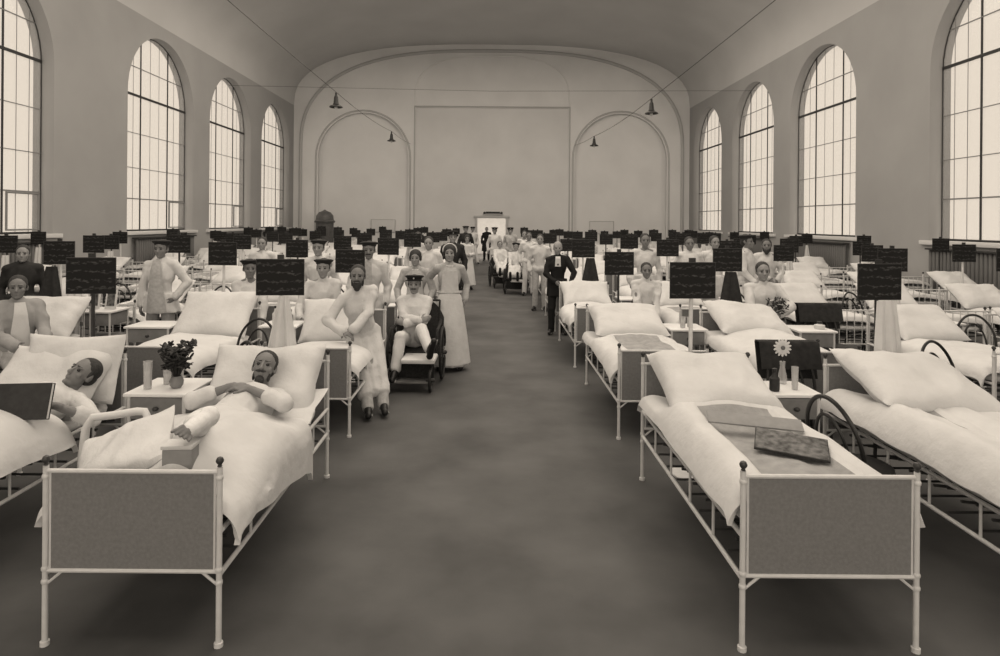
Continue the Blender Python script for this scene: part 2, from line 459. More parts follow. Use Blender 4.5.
# windows: heavy transom and mullions, thin glazing bars, opening lights at the foot
wn = 1
def clip_h(y, c, r): return SPRING + math.sqrt(max(0, r * r - (y - c) ** 2))
for side, s in (('left', -1), ('right', 1)):
    for (a, b) in HOLES:
        c, r = (a + b) / 2, (b - a) / 2
        X = s * (W + 0.33)
        pane = curve_wall('window_%d' % wn, arch(a, b, SILL, SPRING), [], 0.012, M['pane'], lambda q, z, d, X=X: (X + d, q, z))
        struct(pane)
        X2 = s * (W + 0.30)
        hv = MB(); th = MB()
        for f in (0.30, 0.70):
            y = a + (b - a) * f; hv.box((X2, y, (SILL + clip_h(y, c, r)) / 2), (.018, .05, clip_h(y, c, r) - SILL))
        hv.box((X2, c, SPRING + .05), (.03, b - a, .07)); hv.box((X2, c, SILL + .04), (.03, b - a, .06))
        hv.tube([(X2, y_, z_) for y_, z_ in arch(a + .01, b - .01, SILL + .01, SPRING)], .012, 6, True)
        for f in (0.1, 0.2, 0.435, 0.565, 0.8, 0.9):
            y = a + (b - a) * f; top_ = clip_h(y, c, r); th.box((X2, y, (SILL + top_) / 2), (.008, .014, top_ - SILL))
        for z in (2.62, 3.55, 4.6): th.box((X2, c, z), (.012, b - a, .022 if z > 3 else .035))
        for z in (6.6,):
            hw = math.sqrt(r * r - (z - SPRING) ** 2); th.box((X2, c, z), (.025, 2 * hw, .022))
        # frame of the opening light in the foot of the window
        ya, yb = a + (b - a) * .70, b - .12
        if s < 0: th.tube([(X2 - s * .03, ya + .1, SILL + .12), (X2 - s * .03, yb, SILL + .12), (X2 - s * .03, yb, 2.58), (X2 - s * .03, ya + .1, 2.58)], .03, 6, True)
        o = hv.build('window_frame', M['mullion'], pane, smooth=False); 
        o = th.build('glazing_bars', M['thinbar'], pane, smooth=False)
        mb = MB(); mb.box((s * (W + .14), c, SILL - .03), (.44, b - a + .5, .10)); mb.build('window_sill', M['sill'], pane, bevel=.015)
        wn += 1
# radiators under the windows (dark ribbed casings)
names = {(2, -1): 'first', (3, -1): 'second', (4, -1): 'third', (5, -1): 'fourth'}
ORD = ['first', 'second', 'third', 'fourth', 'fifth', 'sixth', 'seventh', 'eighth', 'ninth', 'tenth', 'eleventh', 'twelfth']
rad_me = None
for side, s in (('left', -1), ('right', 1)):
    for i, (a, b) in enumerate(HOLES[2:]):
        c = (a + b) / 2
        t = empty('radiator', (s * (W - .14), c, 0), 0 if s > 0 else PI, 'dark ribbed radiator under the %s window from the front on the %s wall' % (ORD[i], side), 'radiator', 'radiators under the windows')
        if rad_me is None:
            m1 = MB()
            for k in range(30): m1.cone((0, -1.72 + k * .1186, .22), (0, -1.72 + k * .1186, 1.40), .05, .05, 8)
            m2 = MB(); m2.box((0, 0, 1.45), (.2, 3.6, .04)); m3 = MB(); 
            m3.box((0, 0, .1), (.12, .08, .2))
            rad_me = [m1.mesh('ribs', M['radiator']), m2.mesh('top_shelf', M['mullion'], bevel=.006), m3.mesh('foot', M['radiator'], bevel=.01)]
        for me in rad_me[:2]: link(me.name, me, t)
        for yy in (-1.6, 0, 1.6): link('foot', rad_me[2], t).location = (0, yy, 0)
# tiled stove against the left niche
t = empty('tiled_stove', (-8.35, 31.6, 0), 0, 'dark round-topped tiled stove against the far end wall', 'stove')
mb = MB(); mb.lathe([(.5, 0), (.5, .25), (.44, .3), (.44, 1.9)], n=24); mb.build('body', M['stove'], t)
mb = MB(); mb.lathe([(.5, 1.9), (.52, 1.98), (.44, 2.05), (.42, 2.25), (.3, 2.42), (.1, 2.5), (.02, 2.56)], n=24); mb.build('crown', M['stove'], t)
mb = MB(); mb.box((0, -.44, .75), (.3, .06, .35)); mb.build('fire_door', M['pole'], t, bevel=.01)

# hanging lamps on long wires
def lamp(x, y, zt, k, lab):
    t = empty('pendant_lamp', (x, y, zt), 0, lab, 'lamp', 'pendant lamps')
    mb = MB(); mb.lathe([(.012, 0), (.03, -.02), (.03, -.09), (.055, -.14), (.07, -.3), (.09, -.34), (.02, -.36)], n=16); mb.build('lamp_holder', M['lamp'], t)
    mb = MB(); mb.lathe([(.05, -.335), (.17, -.39), (.185, -.42), (.175, -.425), (.05, -.36)], n=20); mb.build('lamp_shade', M['lamp'], t)
    mb = MB(); mb.ell((0, 0, -.43), (.045, .045, .06)); mb.build('bulb', M['bulb'], t)
    t.scale = (k, k, k)
    return t
XL = -4.28; 
for s, (lx, side) in ((-1, (-4.30, 'left')), (1, (4.40, 'right'))):
    for i, y in enumerate((17.35, 27.0)):
        zz = [(5.55, 1.0), (5.86, 1.0)][i] if s < 0 else [(5.44, 1.0), (5.72, 1.0)][i]
        lamp(lx, y, zz[0] if i == 0 else zz[0], zz[1], 'dark pendant lamp on a wire, %s one on the %s side of the hall' % (('near', 'far')[i], side))
    z1, z2 = ((5.55, 5.86) if s < 0 else (5.44, 5.72))
    pts = []
    for (ya, za, yb, zb, sag) in ((-8.9, 5.9, 17.35, z1, .1), (17.35, z1, 27.0, z2, .10), (27.0, z2, EW, 6.1, .05)):
        for k in range(9):
            f = k / 9; pts.append((lx, ya + (yb - ya) * f, za + (zb - za) * f - sag * 4 * f * (1 - f)))
    pts.append((lx, EW, 6.1))
    mb = MB(); mb.tube(pts, .008, 5)
    tag(mb.build('lamp_wire', M['lamp']), 'thin lamp wire running the length of the hall above the %s beds' % side, 'wire')
mb = MB(); mb.tube([(-W, 25, 7.35), (0, 25, 7.2), (W, 25, 7.3)], .006, 5)
tag(mb.build('cross_wire', M['lamp']), 'thin tie wire stretched across the hall from wall to wall', 'wire')
# ================================================================== BEDS
BW, BL = 0.815, 1.95
ROW0, PITCH = 2.95, 2.87
COLS = {-6: -9.75, -5: -8.30, -4: -6.80, -3: -5.32, -2: -3.25, -1: -1.70, 1: 1.60, 2: 3.02, 3: 5.05, 4: 6.50, 5: 8.0, 6: 9.7}
def colname(c):
    n = abs(c); side = 'left' if c < 0 else 'right'
    return ('aisle row on the %s' % side) if n == 1 else ('%s row %s of the aisle' % (ORD[n - 1], side))
def row_y(r): return ROW0 + PITCH * r

hw = BW / 2
def post_mesh(h):
    mb = MB(); mb.tube([(0, 0, 0.0), (0, 0, .02), (0, 0, .022), (0, 0, h)], [.021, .021, .0135, .0135], 10)
    for z in (.30, .36, h - .05): mb.lathe([(.0135, z - .012), (.0175, z - .006), (.0175, z + .006), (.0135, z + .012)], n=10)
    return mb.mesh('bed_post', M['enamel'])
mb = MB(); mb.lathe([(.004, 0), (.012, .004), (.008, .010), (.017, .022), (.019, .030), (.013, .043), (.003, .048)], n=12); ME_FIN = mb.mesh('finial', M['finial'])
ME_POST = {'foot': post_mesh(.842), 'head': post_mesh(.955)}
def panel_mesh(z0, z1):
    mb = MB(); mb.box((0, 0, (z0 + z1) / 2), (BW - .04, .006, z1 - z0 - .01)); return mb.mesh('panel', M['bedpanel'], smooth=False)
ME_PANEL = {'foot': panel_mesh(.355, .815), 'head': panel_mesh(.40, .90)}
def rails_mesh(z0, z1):
    mb = MB()
    for z in (z0, z1): mb.tube([(-hw + .01, 0, z), (hw - .01, 0, z)], .011, 8)
    for sx in (-1, 1): mb.tube([(sx * (hw - .085), 0, z0), (sx * (hw - .005), 0, z0 - .065)], .007, 6); mb.tube([(sx * (hw - .022), 0, z0), (sx * (hw - .022), 0, z1)], .006, 6)
    return mb.mesh('cross_rail', M['enamel'])
ME_RAILS = {'foot': rails_mesh(.352, .818), 'head': rails_mesh(.40, .905)}
mb = MB()
mb.tube([(0, 0, .535), (0, BL, .535)], .0125, 8); mb.tube([(0, 0, .335), (0, BL, .345)], .0125, 8)
for k in range(1, 5): mb.tube([(0, BL * k / 5, .34), (0, BL * k / 5, .535)], .008, 6)
ME_SIDE = mb.mesh('side_rail', M['enamel'])
mb = MB()
for k in range(1, 18): mb.tube([(-hw + .01, BL * k / 18, .50 - .03 * (k % 2)), (0, BL * k / 18, .46 - .03 * (k % 2)), (hw - .01, BL * k / 18, .50 - .03 * (k % 2))], .009, 5)
for x in (-.25, 0, .25): mb.tube([(x, .02, .5), (x, BL / 2, .44), (x, BL - .02, .5)], .007, 5)
for k in range(1, 9):
    mb.tube([(-hw + .01, BL * k / 9, .36), (hw - .01, BL * k / 9, .36)], .008, 5)
ME_SPRING = mb.mesh('spring_base', M['spring'])
def rounded_slab(cx, cy, cz, a, b, t, nu=14, nv=22, seed=0, amp=.012, ex=4):
    """puffy closed slab"""
    mb = MB(); rs = []
    n = 28
    for k in range(15):
        ph = -PI / 2 + PI * k / 14
        cz_ = math.copysign(abs(math.sin(ph)) ** .55, math.sin(ph)); cr = abs(math.cos(ph)) ** .30
        ring = []
        for j in range(n * 2):
            th = 2 * PI * j / (n * 2); c, s_ = math.cos(th), math.sin(th)
            x = a * math.copysign(abs(c) ** (2 / ex * 0.6), c) * cr if True else 0; y = b * math.copysign(abs(s_) ** (2 / ex * 0.6), s_) * cr
            ring.append([cx + x, cy + y, cz + t * cz_])
        rs.append(ring)
    arr = np.array(rs); arr[..., 2] += amp * NZ[seed % 8](arr) * (1 if True else 0)
    return mb.rings([[Vector(p) for p in r] for r in arr])
ME_MATT = rounded_slab(0, BL / 2, .562, hw - .026, BL / 2 - .025, .045, amp=.005).mesh('mattress', M['mattress'])

def rods_mesh(z0, z1):
    mb = MB()
    for k in range(-3, 4): mb.tube([(k * .105, 0, z0), (k * .105, 0, z1)], .006, 6)
    return mb.mesh('rods', M['enamel'])
ME_RODS = {'foot': rods_mesh(.352, .818), 'head': rods_mesh(.40, .905)}
def make_bed(loc, label, group=None, rods=False):
    t = empty('hospital_bed', loc, 0, label, 'bed', group)
    for which, y in (('foot', 0), ('head', BL)):
        for sx in (-1, 1):
            p = link('bed_post', ME_POST[which], t); p.location = (sx * hw, y, 0)
            f = link('finial', ME_FIN, p); f.location = (0, 0, .842 if which == 'foot' else .955)
        p = link('footboard_rods' if which == 'foot' else 'headboard_rods', ME_RODS[which], t) if rods else link('footboard_panel' if which == 'foot' else 'headboard_panel', ME_PANEL[which], t); p.location = (0, y, 0)
        p = link('footboard_rail' if which == 'foot' else 'headboard_rail', ME_RAILS[which], t); p.location = (0, y, 0)
    for sx in (-1, 1):
        p = link('side_rail', ME_SIDE, t); p.location = (sx * hw, 0, 0)
    link('spring_base', ME_SPRING, t); link('mattress', ME_MATT, t)
    return t

# ---- pillows
def pillow_mesh(a, b, t, seed, n=26, sag=0.0):
    U = np.linspace(-1, 1, n + 1)
    u, v = np.meshgrid(U, U, indexing='ij')
    e = np.clip((1 - np.abs(u) ** 3.2), 0, 1) * np.clip((1 - np.abs(v) ** 3.2), 0, 1)
    th = t * e ** .5
    x = a * u * (1 - .10 * (1 - v ** 2) * 0 - .07 * (1 - np.abs(v)) * np.abs(u) ** 4 * 1.0); y = b * v * (1 - .09 * (1 - np.abs(u)) * np.abs(v) ** 4)
    P = np.stack([x, y, np.zeros_like(x)], -1)
    wr = NZ[seed % 8](P * 1.3) * .012 + NF[seed % 8](P * .6) * .006 + .014 * (.7 - np.abs(NZ[(seed + 3) % 8](P * 1.9 + 1)))
    edge = np.clip(e * 4, 0, 1)
    corner = (np.abs(u) * np.abs(v)) ** 3
    top = P.copy(); top[..., 2] = th + wr * edge + .03 * corner - sag * np.exp(-((u) ** 2 + (v + .1) ** 2) * 5)
    bot = P.copy(); bot[..., 2] = -th * .75 + wr * edge * .6 + .03 * corner - .004
    mb = MB(); W_ = n + 1; N = W_ * W_
    vs = list(map(tuple, top.reshape(-1, 3))) + list(map(tuple, bot.reshape(-1, 3))); fs = []
    for i in range(n):
        for j in range(n):
            q = i * W_ + j; fs.append((q, q + W_, q + W_ + 1, q + 1)); fs.append((N + q, N + q + 1, N + q + W_ + 1, N + q + W_))
    for i in range(n):
        q = i * W_; fs.append((q, N + q, N + q + W_, q + W_)); q = i * W_ + n; fs.append((q, q + W_, N + q + W_, N + q))
        q = i; fs.append((q, q + 1, N + q + 1, N + q)); q = n * W_ + i; fs.append((q, N + q, N + q + 1, q + 1))
    mb.add(vs, fs); return mb.mesh('pillow', M['linen'])
ME_PIL = [pillow_mesh(.40, .31, .115, i) for i in range(3)]
ME_PILSAG = pillow_mesh(.41, .33, .12, 5, sag=.045)
ME_BOL = pillow_mesh(.37, .26, .085, 4)

# ---- quilts in their covers: white border, grey blanket showing in the middle of some
def quilt_mesh(seed, length, y0, lump=.05, grey=None, drop=.03, tail=0.0, h0=.655, mats=None, bumps=None, half=.44, foot=None, name='quilt', roll=.095, nu=40, nv=44, under=None):
    nz, nf = NZ[seed % 8], NF[seed % 8]
    def P(u, v):
        dr = drop(1 if u > .5 else -1, v) if callable(drop) else drop
        s_ = (u - .5) * 2 * (half + dr + .08); y = y0 + v * length
        a = abs(s_); sg = 1 if s_ > 0 else -1
        r = roll; flat = half - r + .045
        if a < flat: x, dz = a, 0.0
        elif a < flat + r * PI / 2:
            t_ = (a - flat) / r; x, dz = flat + r * math.sin(t_), -r * (1 - math.cos(t_))
        else: x, dz = flat + r, -r - (a - flat - r * PI / 2)
        crown = lump * (1 - min(1, (a / (half + .05)) ** 2))
        endr = min(1, v / .06, (1 - v) / .05)
        z = h0 + crown + dz + .016 * float(nz((s_ * .7, y * .7, seed))) + .006 * float(nf((s_ * .7, y * .35, seed))) + .012 * (1 - abs(float(nz((y * 1.1, s_ * 1.3, seed + 2)))))
        if dz < -r: x += .010 * abs(float(nz((0, y * 1.6, seed))))
        z -= .06 * (1 - math.sqrt(max(0, 1 - (1 - endr) ** 2)))
        if grey:
            gu = min(u - grey[0], grey[1] - u) / .03; gv = min(v - grey[2], grey[3] - v) / .02
            g_ = max(-1.0, min(1.0, gu, gv)); z -= .032 * (g_ * .5 + .5); z += .010 * math.exp(-(min(gu, gv) + .8) ** 2 * 1.5) if abs(min(gu, gv)) < 4 else 0
            if min(gu, gv) > 0: z += .010 * (1 - abs(float(nf((s_ * .5, y * .25, seed + 1)))))
        if under and y > under:
            z -= .075 * min(1, (y - under) / .16) ** .8 * (1 - min(1, (a / (half + .02)) ** 4))
        if bumps:
            for (bx, by, sx, sy, hh) in bumps:
                z += hh * math.exp(-((s_ - bx) / sx) ** 2 - ((y - by) / sy) ** 2)
        return (sg * x, y, z)
    mb = MB()
    mf = None
    if grey:
        (u0, u1, v0, v1) = grey
        mf = lambda u, v: 1 if (u0 < u < u1 and v0 < v < v1) else 0
    mb.grid_solid(P, nu, nv, .03, mf)
    return mb.mesh(name, mats or [M['linen'], M['blanket']])
QL = 1.30
ME_Q = [quilt_mesh(1, 1.29, .04, .05, None), quilt_mesh(2, 1.29, .04, .05, (.27, .73, .06, .84), drop=.02), quilt_mesh(3, 1.29, .04, .07, (.30, .70, .0, .80), drop=.06),
        quilt_mesh(4, 1.2, .04, .09, None, drop=.1), quilt_mesh(6, 1.29, .04, .05, (.26, .74, .06, .86), drop=.03)]

def put_pillow(me, loc, tilt, rz, label, group, parent=None, tz=0):
    o = link('pillow', me); o.location = loc; o.rotation_euler = (tilt, tz, rz)
    tag(o, label, 'pillow', group); return o
def put_quilt(me, loc, label, group, rz=0):
    o = link('quilt', me); o.location = loc; o.rotation_euler = (0, 0, rz); tag(o, label, 'quilt', group); return o

# ---- chart boards on poles
mb = MB(); mb.box((0, 0, 0), (.36, .014, .275)); ME_SLATE = mb.mesh('slate', M['slate'], smooth=False)
mb = MB(); mb.tube([(-.183, 0, -.14), (.183, 0, -.14), (.183, 0, .14), (-.183, 0, .14)], .007, 6, True); mb.box((0, .012, .155), (.05, .02, .045)); ME_BFR = mb.mesh('frame', M['pole'])
mb = MB(); mb.lathe([(.15, 0), (.15, .012), (.05, .03), (.014, .05), (.014, 1.72), (.004, 1.725)], n=12); ME_POLE_D = mb.mesh('pole', M['pole'])
mb = MB(); mb.lathe([(.15, 0), (.15, .012), (.05, .03), (.016, .05), (.016, 1.70), (.004, 1.705)], n=12); ME_POLE_W = mb.mesh('pole', M['enamel'])
def make_board(x, y, ztop, label, white, scale=1.0, yaw=0):
    t = empty('chart_board', (x, y, 0), yaw, label, 'chart board', 'black chart boards at the bed heads')
    p = link('pole', ME_POLE_W if white else ME_POLE_D, t)
    p.scale = (1, 1, (ztop - .03) / 1.72)
    b = link('slate', ME_SLATE, t); b.location = (0, -.035, ztop - .14 * scale); b.scale = (scale, 1, scale)
    f = link('frame', ME_BFR, t); f.location = (0, -.033, ztop - .14 * scale); f.scale = (scale, 1, scale)
    return t
# towel hanging under a board, spread like a tent
def towel_mesh(h, w0, w1, seed, material, name='towel'):
    mb = MB()
    def P(u, v):
        wd = w0 + (w1 - w0) * v
        x = (u - .5) * wd; return (x, -.03 - .05 * v + .018 * math.sin(u * 14 + seed) * (0.3 + v), -h * v)
    mb.grid_solid(P, 16, 16, .008); return mb.mesh(name, material)
ME_TOWEL = [towel_mesh(.55, .06, .24, 0, M['linen']), towel_mesh(.62, .12, .2, 2, M['linen'])]
ME_COAT = towel_mesh(.72, .14, .42, 1, M['darkblanket'], 'coat')

# ---- bedside table, white frame
def make_table(loc, label, w=.40, d=.44, h=.765, rz=0, body=True, group='bedside tables'):
    t = empty('bedside_table', loc, rz, label, 'bedside table', group)
    key = (w, d, h, body)
    if key not in TBL:
        mb = MB(); mb.box((0, 0, h - .012), (w + .03, d + .03, .024)); a = mb.mesh('table_top', M['table_top'], bevel=.006)
        mb = MB(); mb.tube([(0, 0, 0), (0, 0, h - .02)], .013, 8); b = mb.mesh('leg', M['white_paint'])
        mb = MB(); mb.box((0, 0, h - .11), (w - .02, d - .02, .15)); c = mb.mesh('drawer', M['table_grey'], bevel=.004)
        mb = MB(); mb.ell((0, -d / 2 + .0, h - .11), (.022, .022, .016)); k_ = mb.mesh('knob', M['finial'])
        mb = MB(); mb.box((0, 0, .28), (w - .02, d - .02, .018)); e = mb.mesh('shelf', M['white_paint'], bevel=.004)
        mb = MB(); mb.box((0, .0, (h + .02) / 2 - .1), (w - .04, d - .04, h - .48)); f = mb.mesh('cupboard', M['table_grey'], bevel=.004)
        TBL[key] = (a, b, c, k_, e, f)
    a, b, c, k_, e, f = TBL[key]
    link('table_top', a, t)
    for sx in (-1, 1):
        for sy in (-1, 1):
            l = link('leg', b, t); l.location = (sx * (w / 2 - .015), sy * (d / 2 - .015), 0)
    dr = link('drawer', c, t); link('knob', k_, dr); link('shelf', e, t)
    if body: link('cupboard', f, t)
    return t
TBL = {}
# ---- bentwood chair: round seat, hoop back within a hoop, splayed legs, ring
def make_chair_meshes(material):
    out = []
    mb = MB(); mb.lathe([(.02, .455), (.19, .455), (.205, .465), (.205, .478), (.19, .486), (.02, .48)], n=24); out.append(('seat', mb.mesh('seat', material)))
    def hoop(wd, ht, lean, base, zb):
        pts = []
        for k in range(25):
            a = PI * k / 24
            x = -wd * math.cos(a); z = zb + ht * math.sin(a) ** .62
            f = (z - zb) / ht
            pts.append((x * (1 + .12 * math.sin(PI * f)), base + lean * f, z))
        return pts
    mb = MB(); mb.tube(hoop(.185, .47, .13, .14, .46), .0135, 8); out.append(('back_hoop', mb.mesh('back_hoop', material)))
    mb = MB(); mb.tube(hoop(.105, .36, .10, .165, .46), .011, 8); out.append(('inner_hoop', mb.mesh('inner_hoop', material)))
    for (sx, sy) in ((-1, -1), (1, -1), (-1, 1), (1, 1)):
        mb = MB(); mb.tube([(sx * .14, sy * .13, .46), (sx * .165, sy * .16, .25), (sx * .195, sy * .20, 0)], [.016, .014, .011], 8); out.append(('leg', mb.mesh('leg', material)))
    mb = MB(); mb.tube([(.15 * math.cos(2 * PI * k / 24), .15 * math.sin(2 * PI * k / 24), .27) for k in range(24)], .009, 6, True); out.append(('ring', mb.mesh('ring', material)))
    return out
CH_D = make_chair_meshes(M['bentwood'])
def make_chair(loc, rz, label, group='dark bentwood chairs among the beds'):
    t = empty('bentwood_chair', loc, rz, label, 'chair', group)
    for n, me in CH_D: link(n, me, t)
    return t

# ---- lay the ward out
NROWS = 10
BED = {}
skip_q = {(-1, 0), (-2, 0), (1, 0), (2, 0), (-1, 1), (-2, 1), (-3, 1), (1, 1), (2, 1)}
SKIP = {(1, 2, 't'), (2, 1, 't'), (-3, 1, 't')}
lim = 505.0
def in_view(x, y, wd=.5):
    return abs(x) - wd < lim * y / 629
NXT = lambda r: ORD[r]
for r in range(NROWS):
    for c, x in COLS.items():
        y = row_y(r)
        if not in_view(x, y + BL): continue
        rr = random.Random(100 * r + c)
        cn = colname(c)
        jx = rr.uniform(-.02, .02) if r > 0 else 0
        x += jx
        x += .03 if (c, r) == (-1, 0) else 0
        BED[(c, r)] = (x, y)
        if (c, r, 'bed') not in SKIP:
            make_bed((x, y, 0), 'white iron hospital bed, %s from the front in the %s' % (ORD[r], cn), 'white iron hospital beds', abs(c) >= 3)
        if (c, r) not in skip_q:
            v = rr.choice([0, 1, 2, 0, 3, 4])
            if (c, r, 'q') not in SKIP:
                put_quilt(ME_Q[v], (x, y, 0), 'white quilt on the %s bed of the %s' % (ORD[r], cn), 'quilts on the ward beds')
            if (c, r, 'p') not in SKIP:
                put_pillow(rr.choice(ME_PIL), (x + rr.uniform(-.02, .02), y + BL - .345, .825 + rr.uniform(-.01, .02)), math.radians(rr.uniform(27, 35)), rr.uniform(-.08, .08),
                       'white pillow on the %s bed of the %s' % (ORD[r], cn), 'pillows on the ward beds')
        # chart board at the head
        dx = {(-2, 0): .08, (2, 0): .06, (-2, 1): -.09, (2, 1): -.05, (-1, 1): -.05, (3, 1): -.05, (-3, 1): -.06}.get((c, r), rr.uniform(-.08, .08) if r > 1 else 0)
        zt = 1.69 if r == 0 else 1.66 + rr.uniform(-.05, .08)
        if (c, r, 'b') not in SKIP:
            make_board(x + dx, y + BL + .12, zt, 'black chart board above the %s bed, %s' % (ORD[r], cn), rr.random() < .5 or (abs(c), r) == (1, 0), 1.0 if r < 2 else rr.uniform(.9, 1.08), rr.uniform(-.12, .12))
        if r >= 1 and (c, r, 't') not in SKIP and rr.random() < .45 and not (abs(c) == 1 and r == 0):
            tw = link('towel', rr.choice(ME_TOWEL)); tw.location = (x + dx, y + BL + .12, zt - .335)
            tag(tw, 'white towel below the chart board of the %s bed, %s' % (ORD[r], cn), 'towel', 'towels hung at the bed heads')
# ================================================================== PEOPLE
V = Vector
def ik(a, t, l1, l2, hint):
    a, t = V(a), V(t); d = t - a; L = d.length
    if L > (l1 + l2) * .998: t = a + d * ((l1 + l2) * .998 / L); d = t - a; L = d.length
    if L < abs(l1 - l2) + .02: L = abs(l1 - l2) + .02
    x = d.normalized(); h = V(hint); h = h - x * h.dot(x)
    if h.length < 1e-4: h = V((0, -1, .01)) - x * V((0, -1, .01)).dot(x)
    h.normalize()
    ca = (l1 * l1 + L * L - l2 * l2) / (2 * l1 * L); ca = max(-1, min(1, ca))
    return a + x * l1 * ca + h * l1 * math.sqrt(max(0, 1 - ca * ca)), t
def hand_shapes(mb, wr, d, n, thumb_side, curl, fr=.0088):
    """palm, four fingers of different length with knuckle bends, thumb from the side of the palm"""
    d = V(d).normalized(); n = V(n); n = (n - d * n.dot(d)).normalized(); lat = d.cross(n).normalized() * thumb_side
    R = Matrix((lat, n, d)).transposed()
    mb.ell(wr + d * .048, (.040, .017, .056), R)
    mb.cone(wr - d * .02, wr + d * .02, .024, .027, 8)
    for i, (off, ln) in enumerate(((.030, .070), (.010, .080), (-.010, .075), (-.029, .058))):
        p = wr + d * (.088 - .006 * abs(i - 1)) + lat * off
        a = math.radians(curl + 4 * i); sp = lat * (off * .35)
        d1 = (d * math.cos(a) + n * math.sin(a) + sp * 2).normalized()
        q = p + d1 * ln * .55
        b = a + math.radians(curl * 1.1 + 8); d2 = (d * math.cos(b) + n * math.sin(b) + sp * 2).normalized()
        mb.cone(p - d * .02, q, fr * 1.1, fr, 7); mb.cone(q, q + d2 * ln * .5, fr, fr * .82, 7)
    p = wr + d * .025 + lat * .030; d1 = (d * .65 + lat * .75 + n * .25).normalized(); q = p + d1 * .038
    d2 = (d * .9 + lat * .25 + n * .3).normalized()
    mb.cone(wr + d * .02 + lat * .012, q, .014, .0105, 7); mb.cone(q, q + d2 * .030, .0105, .008, 7)

def skirt_rings(mb, c0, c1, r0, r1, folds=9, amp=.05, n=40, k=9, ph=0.0):
    c0, c1 = V(c0), V(c1); rs = []
    for i in range(k):
        t = i / (k - 1); c = c0.lerp(c1, t); e = t ** .8
        a = r0[0] + (r1[0] - r0[0]) * e; b = r0[1] + (r1[1] - r0[1]) * e
        rs.append([c + V((a * math.cos(q) * (1 + amp * t * math.sin(folds * q + ph)), b * math.sin(q) * (1 + amp * t * math.sin(folds * q + ph)), 0)) for q in [2 * PI * j / n for j in range(n)]])
    mb.rings(rs)

